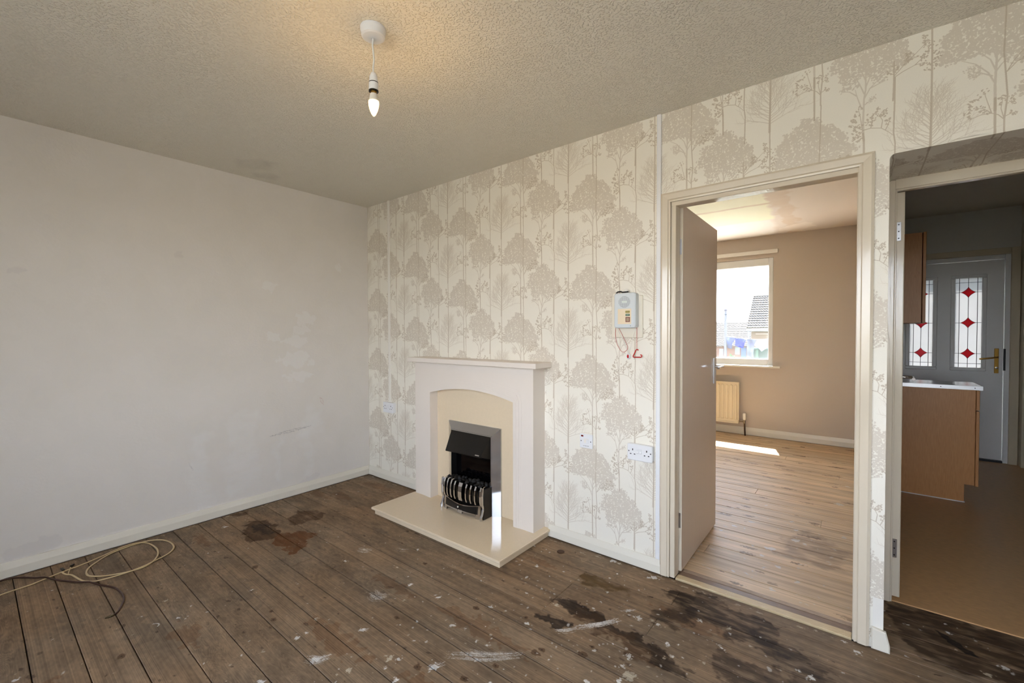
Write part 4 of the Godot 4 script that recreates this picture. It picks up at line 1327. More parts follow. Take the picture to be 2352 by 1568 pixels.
# ---------------------------------------------------------------- outside the bedroom window
func tiled_slope(parent: Node3D, x0: float, x1: float, eave: Vector2, ridge: Vector2, rows: int, wave: float, m: Material) -> void:
	# eave and ridge are (y, z); each course is a part of its own, its tiles rolled
	for i in rows:
		var f0 := float(i) / rows
		var f1 := float(i + 1) / rows + 0.25 / rows
		var a := eave.lerp(ridge, f0)
		var b := eave.lerp(ridge, minf(f1, 1.02))
		var nrm := Vector3(0, eave.y - ridge.y, ridge.x - eave.x).normalized()
		var c := MB.new()
		var n := int((x1 - x0) / wave * 6.0)
		for k in n:
			var xa := x0 + (x1 - x0) * k / n
			var xb := x0 + (x1 - x0) * (k + 1) / n
			var ha := 0.032 * maxf(0.0, sin(xa / wave * TAU)) + 0.06
			var hb := 0.032 * maxf(0.0, sin(xb / wave * TAU)) + 0.06
			var p0 := Vector3(xa, a.x, a.y) + nrm * ha
			var p1 := Vector3(xb, a.x, a.y) + nrm * hb
			var p2 := Vector3(xb, b.x, b.y) + nrm * (hb - 0.05)
			var p3 := Vector3(xa, b.x, b.y) + nrm * (ha - 0.05)
			c.quad(p0, p1, p2, p3, nrm)
			c.quad(p0, p1, Vector3(xb, a.x, a.y), Vector3(xa, a.x, a.y), Vector3(0, -0.3, 1))
		part(c, "tile_course", m, parent)

func cloth(called: String, label: String, pts: Array, z: float, m: Material, sd: int) -> void:
	# a garment blowing on the line: outline filled with a rippled, thick sheet
	var poly := PackedVector2Array()
	var lo := Vector2(99, 99)
	var hi := Vector2(-99, -99)
	for i in range(0, pts.size(), 2):
		var p := Vector2(pts[i], pts[i + 1])
		poly.append(p)
		lo = lo.min(p)
		hi = hi.max(p)
	var b := MB.new()
	var n := 16
	var wz := func(p: Vector2) -> float: return z + 0.05 * sin(p.x * 22.0 + sd) + 0.06 * sin(p.y * 13.0 + sd * 2.0 + p.x * 9.0)
	for i in n:
		for j in n:
			var cell := PackedVector2Array([lo + (hi - lo) * Vector2(float(i) / n, float(j) / n), lo + (hi - lo) * Vector2(float(i + 1) / n, float(j) / n), lo + (hi - lo) * Vector2(float(i + 1) / n, float(j + 1) / n), lo + (hi - lo) * Vector2(float(i) / n, float(j + 1) / n)])
			for piece in Geometry2D.intersect_polygons(poly, cell):
				var idx := Geometry2D.triangulate_polygon(piece)
				for t in range(0, idx.size(), 3):
					var q := []
					for e in 3:
						var p: Vector2 = piece[idx[t + e]]
						q.append(Vector3(p.x, p.y, wz.call(p)))
					var nn: Vector3 = (q[1] - q[0]).cross(q[2] - q[0]).normalized()
					if nn.z < 0:
						nn = -nn
					b.tri(q[0], q[1], q[2], nn, nn, nn)
					var back := Vector3(0, 0, -0.006)
					b.tri(q[0] + back, q[1] + back, q[2] + back, -nn, -nn, -nn)
	solo(b, called, m, label, "laundry", "washing on the line")

func outside() -> void:
	var roof := mat(Color(0.215, 0.20, 0.185), 0.85)
	var roof2 := mat(Color(0.195, 0.18, 0.165), 0.85)
	var brick := mat(Color(0.36, 0.245, 0.20), 0.85)
	var brick2 := mat(Color(0.40, 0.33, 0.275), 0.85)
	var pale := mat(Color(0.37, 0.37, 0.39), 0.6)
	var grass := mat(Color(0.26, 0.33, 0.18), 0.95)
	var paving := mat(Color(0.45, 0.44, 0.40), 0.9)
	# land falling away behind the house, level in front
	var g := MB.new()
	g.quad(Vector3(-60, -0.35, -4.1), Vector3(40, -0.35, -4.1), Vector3(40, -2.9, -46), Vector3(-60, -2.9, -46), Vector3.UP)
	g.quad(Vector3(-60, -2.9, -46), Vector3(40, -2.9, -46), Vector3(40, -3.4, -120), Vector3(-60, -3.4, -120), Vector3.UP)
	solo(g, "ground_back", grass, "sloping grass behind the house", "ground", "", "structure")
	solo(boxes([[-6, -0.6, -9.5, 9, -0.34, -4.1]]), "unseen_patio", mat(Color(0.66, 0.65, 0.62), 0.9), "unseen pale patio that bounces sun onto the bedroom ceiling", "ground", "", "structure")  # out of view, kept pale to throw sun up through the bedroom window
	solo(boxes([[-60, -0.6, 3.75, 40, -0.35, 60]]), "ground_front", paving, "level ground in front of the living room window", "ground", "", "structure")
	# unseen eaves of this house, placed to cut off the bedroom sun patch
	var ev := thing("eaves", "unseen own eaves over the bedroom window, trimming its sun patch", "eaves", Vector3.ZERO, "", "structure")
	part(one_box(Vector3(0.0, 2.415, -4.40), Vector3(6.1, 2.44, -4.1)), "soffit", pale, ev)
	part(one_box(Vector3(0.0, 2.415, -4.43), Vector3(6.1, 2.58, -4.40), 0.004), "fascia", pale, ev)
	part(one_box(Vector3(-0.3, 2.58, -4.45), Vector3(6.2, 2.68, 4.0)), "roof_deck", roof, ev)

	# nearer house on the right
	var h := thing("house", "nearer pale house with a steep tiled roof seen through the window", "house")
	part(one_box(Vector3(-0.80, -1.6, -27.2), Vector3(7.0, 1.42, -22.4)), "wall", brick2, h)
	var ga := MB.new()
	ga.extrude(PackedVector2Array([Vector2(-27.1, 1.40), Vector2(-22.4, 1.40), Vector2(-24.75, 3.55)]), -0.80, -0.70, Transform3D(Basis(Vector3(0, 0, 1), Vector3(0, 1, 0), Vector3(1, 0, 0)), Vector3.ZERO))
	part(ga, "gable", brick2, h)
	tiled_slope(h, -0.94, 7.1, Vector2(1.50, -22.0), Vector2(3.16, -23.7), 14, 0.118, roof)
	part(one_box(Vector3(-0.94, 3.12, -23.85), Vector3(7.1, 3.24, -23.62), 0.04), "ridge", roof, h)
	part(one_box(Vector3(-0.94, 1.34, -22.05), Vector3(7.1, 1.48, -21.98), 0.01), "gutter", pale, h)
	part(one_box(Vector3(-0.88, -1.2, -22.08), Vector3(-0.80, 1.36, -22.0), 0.01), "downpipe", pale, h)
	part(one_box(Vector3(-0.6, 1.18, -22.42), Vector3(0.6, 1.24, -22.36)), "lintel", mat(Color(0.55, 0.48, 0.45), 0.8), h)
	# far row
	var r := thing("terrace_row", "far row of pink brick houses with low tiled roofs", "house")
	part(one_box(Vector3(-14.0, -2.9, -47), Vector3(2.0, 0.06, -40.3)), "wall", brick, r)
	tiled_slope(r, -14.2, 2.0, Vector2(0.10, -40.0), Vector2(2.28, -43.0), 14, 0.3, roof2)
	part(one_box(Vector3(-14.2, 2.20, -43.2), Vector3(2.0, 2.34, -42.9), 0.05), "ridge", mat(Color(0.40, 0.34, 0.30), 0.8), r)
	for e in [[-5.17, -0.66, -4.78, 0.04], [-6.46, -0.90, -6.12, -0.18], [-8.0, -0.9, -7.4, 0.0]]:
		var wi := part(boxes([[e[0], e[1], -40.34, e[2], e[3], -40.26]]), "window", pale, r)
		part(boxes([[e[0] + 0.06, e[1] + 0.06, -40.27, e[2] - 0.06, lerpf(e[1], e[3], 0.60), -40.25], [e[0] + 0.06, lerpf(e[1], e[3], 0.68), -40.27, e[2] - 0.06, e[3] - 0.06, -40.25]]), "pane", mat(Color(0.36, 0.39, 0.37), 0.3), wi)
	part(one_box(Vector3(-4.68, -1.0, -40.34), Vector3(-4.28, -0.02, -40.26)), "front_door", mat(Color(0.16, 0.25, 0.36), 0.4), r)
	# washing line post and laundry
	var p := thing("washing_post", "pale washing line post with a thin crossbar in the garden", "post", Vector3(-0.142, -0.95, -14.05))
	part(one_box(Vector3(-0.039, 0.0, -0.039), Vector3(0.039, 2.97, 0.039), 0.006), "post", mat(Color(0.29, 0.29, 0.31), 0.6), p)
	part(one_box(Vector3(-0.045, 2.97, -0.045), Vector3(0.045, 3.035, 0.045), 0.006), "cap", mat(Color(0.20, 0.19, 0.23), 0.6), p)
	var cb := MB.new()
	cb.tube([Vector3(-0.235, 2.855, 0.045), Vector3(0.235, 2.85, 0.045)], 0.010, 8)
	part(cb, "crossbar", mat(Color(0.22, 0.22, 0.26), 0.6), p)
	var ln := MB.new()
	ln.tube([Vector3(-0.142, 1.142, -14.0), Vector3(0.17, 1.113, -14.0), Vector3(0.52, 1.062, -14.0), Vector3(0.84, 1.048, -14.0), Vector3(1.18, 1.062, -14.0), Vector3(3.2, 1.16, -14.0)], 0.006, 6)
	solo(ln, "washing_line", pale, "thin washing line strung across the garden", "line")
	cloth("hanging_shirt", "dark blue and white shirt hanging next to the post", [-0.095, 1.125, 0.16, 1.10, 0.10, 0.92, 0.07, 0.72, -0.09, 0.76], -14.0, mat(Color(0.20, 0.23, 0.36), 0.9), 1)
	cloth("hanging_cloth", "bright blue cloth blowing on the line", [0.17, 1.10, 0.52, 1.04, 0.46, 0.90, 0.39, 0.74, 0.14, 0.85], -14.0, mat(Color(0.15, 0.19, 0.48), 0.9), 2)
	cloth("hanging_trousers", "lilac grey trousers hanging lowest on the line", [0.53, 1.055, 0.82, 1.04, 0.74, 0.86, 0.72, 0.42, 0.52, 0.42, 0.54, 0.80], -14.0, mat(Color(0.36, 0.37, 0.44), 0.9), 3)
	cloth("hanging_towel", "white cloth sagging at the right end of the line", [0.84, 1.04, 1.18, 1.055, 1.16, 0.80, 0.99, 0.66, 0.78, 0.86], -13.86, mat(Color(0.50, 0.50, 0.54), 0.9), 4)
	var sh := thing("garden_shed", "dark green shed low behind the washing", "shed", Vector3(0, -1.2, -17.0))
	part(one_box(Vector3(0.20, 0.0, -0.8), Vector3(1.2, 1.83, 0.0)), "wall", mat(Color(0.12, 0.20, 0.18), 0.8), sh)
	part(one_box(Vector3(0.16, 1.83, -0.85), Vector3(1.24, 1.88, 0.05)), "roof", mat(Color(0.22, 0.30, 0.28), 0.8), sh)
	part(one_box(Vector3(0.30, 0.02, 0.0), Vector3(0.39, 1.80, 0.03)), "corner_post", mat(Color(0.22, 0.31, 0.25), 0.8), sh)
	var bu := MB.new()
	rng.seed = 77
	for i in 160:
		var d := Vector3(rng.randfn(0, 1), rng.randfn(0, 1), rng.randfn(0, 1)).normalized() * rng.randf_range(0.5, 1.0)
		var c := Vector3(-0.6 + d.x * 0.28, -0.15 + d.y * 0.55, -17.0 + d.z * 0.25)
		var t := Vector3(rng.randf_range(-1, 1), rng.randf_range(-1, 1), rng.randf_range(-1, 1)).normalized() * 0.09
		var s := t.cross(Vector3(rng.randf_range(-1, 1), rng.randf_range(-1, 1), rng.randf_range(-1, 1))).normalized() * 0.06
		bu.quad(c - t, c + s, c + t, c - s, d)
	bu.tube([Vector3(-0.6, -1.2, -17.0), Vector3(-0.6, -0.2, -17.0)], 0.03, 6)
	solo(bu, "garden_bush", mat(Color(0.17, 0.28, 0.12), 0.9), "small green bush by the washing post", "bush")

# ---------------------------------------------------------------- fireplace
func fireplace() -> void:
	rng.seed = 21
	# hearth: polished slab on a set-back plinth
	var h := thing("hearth", "polished cream marble hearth in front of the fireplace", "hearth")
	part(one_box(Vector3(0.806, 0.0, 0.0), Vector3(1.956, 0.036, 0.485), 0.003), "plinth", M.marble, h)
	part(one_box(Vector3(0.788, 0.034, 0.0), Vector3(1.972, 0.0505, 0.503), 0.003), "slab", M.marble, h)
	# surround
	var s := thing("fireplace_surround", "off-white fireplace surround with an arched opening and mantel shelf", "fireplace")
	var bp := part(boxes([[0.90, 0.0505, 0.0, 1.122, 0.95, 0.055], [1.613, 0.0505, 0.0, 1.86, 0.95, 0.055], [1.122, 0.634, 0.0, 1.613, 0.95, 0.055]]), "back_panel", M.marble, s)
	bp.set_meta("label", "cream speckled marble panel inside the arch")
	var arch := []
	for i in 25:
		var t := i / 24.0
		var x := lerpf(0.985, 1.768, t)
		arch.append(Vector2(x, 0.836 + 0.050 * (1.0 - pow(absf(x - 1.3765) / 0.3915, 2.0))))
	var poly := PackedVector2Array([Vector2(0.810, 0.0505), Vector2(0.985, 0.0505)])
	for p in arch:
		poly.append(p)
	poly.append_array([Vector2(1.768, 0.0505), Vector2(1.922, 0.0505), Vector2(1.922, 1.058), Vector2(0.810, 1.058)])
	var body := MB.new()
	body.extrude(poly, 0.0, 0.123, Transform3D(), 0.0)
	part(body, "body", M.stone_white, s)
	# three raised steps round the opening, each an arch of its own
	for k in 3:
		var w := 0.080 - k * 0.025
		var z := 0.1245 + k * 0.0022
		var paths := []
		for o in [w, 0.0008 + 0.0009 * (2 - k)]:
			var p := [Vector2(0.985 - o, 0.0505), Vector2(0.985 - o, 0.836 + o * 0.25)]
			for i in 25:
				p.append(arch[i] + Vector2(lerpf(-0.55, 0.5, i / 24.0) * o, 0.9 * o))
			p.append_array([Vector2(1.768 + o * 0.8, 0.836 + o * 0.25), Vector2(1.768 + o * 0.8, 0.0505)])
			paths.append(p)
		var mb := MB.new()
		for i in paths[0].size() - 1:
			var a: Vector2 = paths[0][i]
			var b: Vector2 = paths[0][i + 1]
			var c: Vector2 = paths[1][i + 1]
			var d: Vector2 = paths[1][i]
			mb.quad(Vector3(a.x, a.y, z), Vector3(b.x, b.y, z), Vector3(c.x, c.y, z), Vector3(d.x, d.y, z), Vector3.BACK)
			var out := Vector3(a.x - d.x + b.x - c.x, a.y - d.y + b.y - c.y, 0)
			mb.quad(Vector3(a.x, a.y, 0.12), Vector3(b.x, b.y, 0.12), Vector3(b.x, b.y, z), Vector3(a.x, a.y, z), out)
			mb.quad(Vector3(d.x, d.y, 0.12), Vector3(c.x, c.y, 0.12), Vector3(c.x, c.y, z), Vector3(d.x, d.y, z), -out)
		part(mb, "arch_moulding", M.stone_white, s)
	part(one_box(Vector3(0.777, 1.058, 0.0), Vector3(1.975, 1.091, 0.172), 0.0025), "mantel_shelf", M.stone_white, s)

func electric_fire() -> void:
	rng.seed = 22
	var f := thing("electric_fire", "black and chrome electric fire with coals set in the fireplace", "electric fire")
	# bevelled steel trim, inner edge proud
	var xo := [1.119, 1.616]
	var yo := [0.0505, 0.637]
	var xi := [1.178, 1.556]
	var yi := 0.580
	var zo := 0.066
	var zi := 0.100
	var t := MB.new()
	t.quad(Vector3(xo[0], yo[0], zo), Vector3(xo[0], yo[1], zo), Vector3(xi[0], yi, zi), Vector3(xi[0], yo[0], zi), Vector3(-0.3, 0, 1))
	t.quad(Vector3(xo[0], yo[0], 0.0562), Vector3(xo[0], yo[1], 0.0562), Vector3(xo[0], yo[1], zo), Vector3(xo[0], yo[0], zo), Vector3.LEFT)
	part(t, "trim_side", M.polished, f)
	t = MB.new()
	t.quad(Vector3(xo[0], yo[1], zo), Vector3(xo[1], yo[1], zo), Vector3(xi[1], yi, zi), Vector3(xi[0], yi, zi), Vector3(0, 0.3, 1))
	t.quad(Vector3(xo[0], yo[1], 0.0562), Vector3(xo[1], yo[1], 0.0562), Vector3(xo[1], yo[1], zo), Vector3(xo[0], yo[1], zo), Vector3.UP)
	part(t, "trim_top", M.steel, f)
	t = MB.new()
	t.quad(Vector3(xo[1], yo[0], zo), Vector3(xo[1], yo[1], zo), Vector3(xi[1], yi, zi), Vector3(xi[1], yo[0], zi), Vector3(0.3, 0, 1))
	t.quad(Vector3(xo[1], yo[0], 0.0562), Vector3(xo[1], yo[1], 0.0562), Vector3(xo[1], yo[1], zo), Vector3(xo[1], yo[0], zo), Vector3.RIGHT)
	part(t, "trim_side", M.polished, f)
	# black chamber
	part(boxes([[1.125, 0.0505, 0.003, 1.61, 0.63, 0.010], [1.172, 0.0505, 0.010, 1.180, 0.585, 0.097], [1.554, 0.0505, 0.010, 1.562, 0.585, 0.097], [1.172, 0.578, 0.010, 1.562, 0.586, 0.097]]), "chamber", M.soot, f)
	part(one_box(Vector3(1.18, 0.20, 0.045), Vector3(1.554, 0.578, 0.049)), "flame_screen", M.black_glass, f)
	# canopy
	var top_l := Vector3(1.180, 0.578, 0.098)
	var top_r := Vector3(1.555, 0.578, 0.098)
	var lo_l := Vector3(1.196, 0.452, 0.172)
	var lo_r := Vector3(1.527, 0.456, 0.172)
	var b_l := Vector3(1.180, 0.430, 0.095)
	var b_r := Vector3(1.555, 0.430, 0.095)
	var hd := MB.new()
	hd.quad(top_l, top_r, lo_r, lo_l, Vector3(0, 0.5, 1))
	hd.quad(lo_l, lo_r, lo_r + Vector3(0, -0.006, -0.001), lo_l + Vector3(0, -0.006, -0.001), Vector3(0, 0, 1))
	hd.tri(top_l, lo_l, b_l, Vector3.LEFT, Vector3.LEFT, Vector3.LEFT)
	hd.tri(top_r, lo_r, b_r, Vector3.RIGHT, Vector3.RIGHT, Vector3.RIGHT)
	hd.quad(lo_l + Vector3(0, -0.006, -0.001), lo_r + Vector3(0, -0.006, -0.001), b_r, b_l, Vector3.DOWN)
	var hood := part(hd, "hood", M.black, f)
	var bg := MB.new()
	var dirn := (lo_l - top_l).normalized()
	var nr := (top_r - top_l).cross(dirn).normalized()
	if nr.z < 0:
		nr = -nr
	var bc := Vector3(1.495, 0.462, 0.166)
	bg.box(Vector3(-0.018, -0.003, 0), Vector3(0.018, 0.003, 0.0012), 0.0, Transform3D(Basis(Vector3.RIGHT, nr.cross(Vector3.RIGHT), nr), bc + nr * 0.001))
	part(bg, "badge", M.chrome, hood)
	# fuel bed box
	part(boxes([[1.185, 0.0505, 0.03, 1.560, 0.19, 0.150], [1.548, 0.0505, 0.066, 1.563, 0.250, 0.178], [1.172, 0.0505, 0.066, 1.186, 0.250, 0.172]], 0.002), "fuel_bed", M.black, f)
	var coal_m := mat(Color(0.10, 0.095, 0.095), 0.7)
	for i in 30:
		var b := MB.new()
		var r := rng.randf_range(0.011, 0.019)
		b.ball(Vector3.ZERO, Vector3(r * 1.2, r * 0.8, r), 6, 4)
		for j in b.v.size():
			b.v[j] *= 1.0 + 0.22 * sin(b.v[j].x * 900.0 + i) * cos(b.v[j].z * 700.0 + b.v[j].y * 500.0)
		var o := part(b, "coal", coal_m, f, Vector3(1.20 + (i % 10) * 0.036 + rng.randf_range(-0.006, 0.006), 0.222 + (0.016 if i < 10 else 0.022) + rng.randf_range(0.0, 0.016), 0.075 + (i / 10) * 0.034))
		o.rotation = Vector3(rng.randf() * 3, rng.randf() * 3, 0)
	part(one_box(Vector3(1.19, 0.18, 0.035), Vector3(1.55, 0.225, 0.160), 0.004), "ash_bed", M.soot, f)
	# fret: nine bowed bars, the middle one wide, on a curved front
	var bars := [[1.196, 0.016], [1.232, 0.012], [1.270, 0.012], [1.308, 0.012], [1.362, 0.034], [1.416, 0.012], [1.455, 0.012], [1.494, 0.012], [1.540, 0.020]]
	for e in bars:
		var x: float = e[0]
		var w: float = e[1]
		var bow := 0.014 * (1.0 - pow((x - 1.362) / 0.19, 2.0))
		var z := 0.166 + bow
		var fr := MB.new()
		var prof := [Vector2(-0.012, 0.262), Vector2(0.004, 0.258), Vector2(0.015, 0.235), Vector2(0.020, 0.200), Vector2(0.019, 0.165), Vector2(0.010, 0.138)]
		for i in prof.size() - 1:
			var p: Vector2 = prof[i]
			var q: Vector2 = prof[i + 1]
			var a := Vector3(x - w / 2, p.y, z + p.x)
			var bb := Vector3(x + w / 2, p.y, z + p.x)
			var c := Vector3(x + w / 2, q.y, z + q.x)
			var d := Vector3(x - w / 2, q.y, z + q.x)
			var out := Vector3(0, q.x - p.x, p.y - q.y)
			fr.quad(a, bb, c, d, out)
			var back := Vector3(0, 0, -0.012)
			fr.quad(a + back, bb + back, c + back, d + back, -out)
			fr.quad(a, d, d + back, a + back, Vector3.LEFT)
			fr.quad(bb, c, c + back, bb + back, Vector3.RIGHT)
		part(fr, "fret_bar", M.chrome, f)
		var cheek := MB.new()
		cheek.box(Vector3(x - w / 2 + 0.001, 0.135, 0.135), Vector3(x + w / 2 - 0.001, 0.25, z - 0.008))
		part(cheek, "fret_fin", M.black_glass, f)
	# end posts with splayed feet
	for e in [[1.178, 1.0], [1.556, -1.0]]:
		var po := MB.new()
		po.extrude(PackedVector2Array([Vector2(0.190, 0.0505), Vector2(0.202, 0.0505), Vector2(0.202, 0.070), Vector2(0.190, 0.090), Vector2(0.179, 0.125), Vector2(0.190, 0.155), Vector2(0.192, 0.21), Vector2(0.184, 0.262), Vector2(0.176, 0.262), Vector2(0.182, 0.21), Vector2(0.180, 0.155), Vector2(0.169, 0.125), Vector2(0.180, 0.090), Vector2(0.191, 0.070)]), e[0] - 0.007, e[0] + 0.007, Transform3D(Basis(Vector3(0, 0, 1), Vector3(0, 1, 0), Vector3(1, 0, 0)), Vector3.ZERO), 0.002)
		part(po, "fret_post", M.chrome, f)
	# curved ash cover: chrome rim, black field, knob
	var outl := func(x: float) -> float: return 0.186 + 0.018 * (1.0 - pow((x - 1.365) / 0.18, 2.0))
	var top_y := func(x: float) -> float: return 0.116 + 0.026 * pow(absf(x - 1.365) / 0.175, 1.6)
	var bot_y := func(x: float) -> float:
		var u := absf(x - 1.365)
		return 0.0505 if u > 0.140 else (0.060 if u < 0.022 else 0.072)
	var ac := MB.new()
	var fld := MB.new()
	var n := 48
	for i in n:
		var xa := 1.192 + 0.346 * i / n
		var xb := 1.192 + 0.346 * (i + 1) / n
		var za: float = outl.call(xa)
		var zb: float = outl.call(xb)
		var ya: float = bot_y.call((xa + xb) / 2)
		var ta: float = top_y.call(xa)
		var tb: float = top_y.call(xb)
		ac.quad(Vector3(xa, ya, za), Vector3(xb, ya, zb), Vector3(xb, tb, zb - 0.010), Vector3(xa, ta, za - 0.010), Vector3(0, 0, 1))
		ac.quad(Vector3(xa, ta, za - 0.010), Vector3(xb, tb, zb - 0.010), Vector3(xb, tb, zb - 0.022), Vector3(xa, ta, za - 0.022), Vector3.UP)
		ac.quad(Vector3(xa, ya, za), Vector3(xb, ya, zb), Vector3(xb, ya, zb - 0.015), Vector3(xa, ya, za - 0.015), Vector3.DOWN)
		if i > 2 and i < n - 3:
			fld.quad(Vector3(xa, 0.080, za - 0.010 * (0.080 - ya) / (ta - ya) + 0.0012), Vector3(xb, 0.080, zb - 0.010 * (0.080 - ya) / (tb - ya) + 0.0012), Vector3(xb, tb - 0.006, zb - 0.0075), Vector3(xa, ta - 0.006, za - 0.0075), Vector3(0, 0, 1))
	var cov := part(ac, "ash_cover", M.chrome, f)
	part(fld, "cover_field", M.black, cov)
	var kn := MB.new()
	kn.ball(Vector3(1.353, 0.098, 0.205), Vector3(0.008, 0.008, 0.008), 12, 8)
	part(kn, "knob", M.chrome, cov)

# ---------------------------------------------------------------- ceiling pendant
func pendant() -> void:
	var p := thing("ceiling_pendant", "white ceiling rose and flex with a lit bare candle bulb", "pendant light", Vector3(2.046, H, 1.304))
	var r := MB.new()
	r.lathe([Vector2(0.046, 0.0), Vector2(0.046, -0.008), Vector2(0.042, -0.030), Vector2(0.036, -0.034), Vector2(0.008, -0.037), Vector2(0.0, -0.037)], 40)
	part(r, "ceiling_rose", M.white, p)
	var f := MB.new()
	f.tube([Vector3(0, -0.035, 0), Vector3(-0.003, -0.06, 0.001), Vector3(0.001, -0.09, 0), Vector3(0.003, -0.115, -0.001), Vector3(-0.001, -0.14, 0), Vector3(-0.001, -0.17, 0)], 0.0032, 10)
	part(f, "flex", M.flex, p)
	var l := MB.new()
	l.lathe([Vector2(0.004, -0.160), Vector2(0.009, -0.163), Vector2(0.0145, -0.176), Vector2(0.0165, -0.198)], 24, Transform3D(), true)
	l.lathe([Vector2(0.0150, -0.1975), Vector2(0.0150, -0.2005)], 24)
	l.lathe([Vector2(0.0172, -0.2005), Vector2(0.0172, -0.228), Vector2(0.0120, -0.230)], 24)
	var lh := part(l, "lampholder", M.white, p)
	var rg := MB.new()
	rg.lathe([Vector2(0.0168, -0.1972), Vector2(0.0168, -0.2006)], 24)
	part(rg, "skirt_ring", M.black, lh)
	rg = MB.new()
	rg.lathe([Vector2(0.0176, -0.227), Vector2(0.0176, -0.231), Vector2(0.011, -0.231)], 24)
	part(rg, "skirt_ring", M.black, lh)
	var c := MB.new()
	c.lathe([Vector2(0.0115, -0.228), Vector2(0.0115, -0.240), Vector2(0.013, -0.241)], 24)
	part(c, "bayonet_cap", M.brass, p)
	var n := MB.new()
	n.lathe([Vector2(0.013, -0.240), Vector2(0.0155, -0.258), Vector2(0.0185, -0.267)], 24, Transform3D(), true)
	n.lathe([Vector2(0.0185, -0.267), Vector2(0.0, -0.2665)], 24)
	part(n, "bulb_neck", M.white_warm, p)
	var b := MB.new()
	b.lathe([Vector2(0.0185, -0.267), Vector2(0.0190, -0.272), Vector2(0.0180, -0.285), Vector2(0.0135, -0.302), Vector2(0.0075, -0.315), Vector2(0.003, -0.3205), Vector2(0.0, -0.3215)], 24, Transform3D(), true)
	var em := mat(Color(1.0, 0.9, 0.75), 0.4)
	em.emission_enabled = true
	em.emission = Color(1.0, 0.80, 0.52)
	em.emission_energy_multiplier = 1.6
	part(b, "bulb_glass", em, p)
	var o := OmniLight3D.new()
	o.name = "bulb_light"
	o.light_color = Color(1.0, 0.80, 0.50)
	o.light_energy = 0.036
	o.light_size = 0.02
	o.omni_range = 12.0
	o.omni_attenuation = 2.0
	o.shadow_enabled = true
	p.add_child(o)
	o.position = Vector3(0, -0.279, 0)

# ---------------------------------------------------------------- sockets
func slot(parent: Node3D, x: float, y: float, w: float, h: float, z: float) -> void:
	part(one_box(Vector3(x - w / 2, y - h / 2, z - 0.001), Vector3(x + w / 2, y + h / 2, z + 0.0006)), "slot", M.black, parent)

func double_socket(label: String, at: Vector3, w: float, depth: float) -> void:
	var s := thing("double_socket", label, "socket", at, "double wall sockets")
	part(one_box(Vector3(0.002, 0.002, 0.0), Vector3(w - 0.002, 0.085, depth - 0.008), 0.003), "back_box", M.white, s)
	var p := part(one_box(Vector3(0, 0, depth - 0.009), Vector3(w, 0.088, depth), 0.003), "face_plate", M.white, s)
	for sx in [0.22, 0.78]:
		var x: float = w * sx
		slot(p, x, 0.058, 0.005, 0.010, depth)
		slot(p, x - 0.011, 0.034, 0.008, 0.0045, depth)
		slot(p, x + 0.011, 0.034, 0.008, 0.0045, depth)
	for x in [w * 0.42, w * 0.54]:
		var k := MB.new()
		k.extrude(PackedVector2Array([Vector2(depth - 0.001, 0.038), Vector2(depth + 0.004, 0.042), Vector2(depth + 0.001, 0.052), Vector2(depth + 0.003, 0.062), Vector2(depth - 0.001, 0.064)]), x - 0.006, x + 0.006, Transform3D(Basis(Vector3(0, 0, 1), Vector3(0, 1, 0), Vector3(1, 0, 0)), Vector3.ZERO), 0.0006)
		part(k, "rocker", M.white, s)
	for x in [0.009, w - 0.009]:
		var sc := MB.new()
		sc.lathe([Vector2(0.0032, 0), Vector2(0.0032, 0.0006), Vector2(0, 0.0008)], 12, Transform3D(Basis(Vector3.RIGHT, PI / 2), Vector3(x, 0.048, depth)))
		part(sc, "screw", M.lead, s)

func wall_fittings() -> void:
	double_socket("white double socket low on the wall beside the bedroom door frame", Vector3(2.487, 0.587, 0.0), 0.138, 0.035)
	double_socket("small white double socket left of the fireplace under the trunking", Vector3(0.262, 0.597, 0.0), 0.140, 0.032)
	var s := thing("fused_switch", "white fused switch plate with a red neon right of the fireplace", "switch", Vector3(2.179, 0.597, 0.0))
	part(one_box(Vector3(0, 0, 0), Vector3(0.083, 0.082, 0.010), 0.0025), "face_plate", M.white, s)
	part(one_box(Vector3(0.009, 0.066, 0.009), Vector3(0.024, 0.075, 0.0112), 0.0006), "neon", mat(Color(0.45, 0.12, 0.05), 0.2), s)
	part(one_box(Vector3(0.027, 0.030, 0.009), Vector3(0.058, 0.056, 0.0108), 0.0006), "fuse_carrier", M.white_warm, s)
	part(one_box(Vector3(0.044, 0.028, 0.0098), Vector3(0.058, 0.052, 0.0135), 0.001), "rocker", M.white, s)
	for x in [0.010, 0.072]:
		var sc := MB.new()
		sc.lathe([Vector2(0.003, 0), Vector2(0.003, 0.0006), Vector2(0, 0.0008)], 12, Transform3D(Basis(Vector3.RIGHT, PI / 2), Vector3(x, 0.041, 0.010)))
		part(sc, "screw", M.lead, s)
	var t := TextMesh.new()
	var fnt := SystemFont.new()
	fnt.font_names = PackedStringArray(["Droid Sans"])
	t.font = fnt
	t.text = "ELECTRIC FIRE"
	t.font_size = 16
	t.pixel_size = 0.00036
	t.depth = 0.0004
	put(t, "lettering", M.lead, s, Vector3(0.0415, 0.0135, 0.0102))

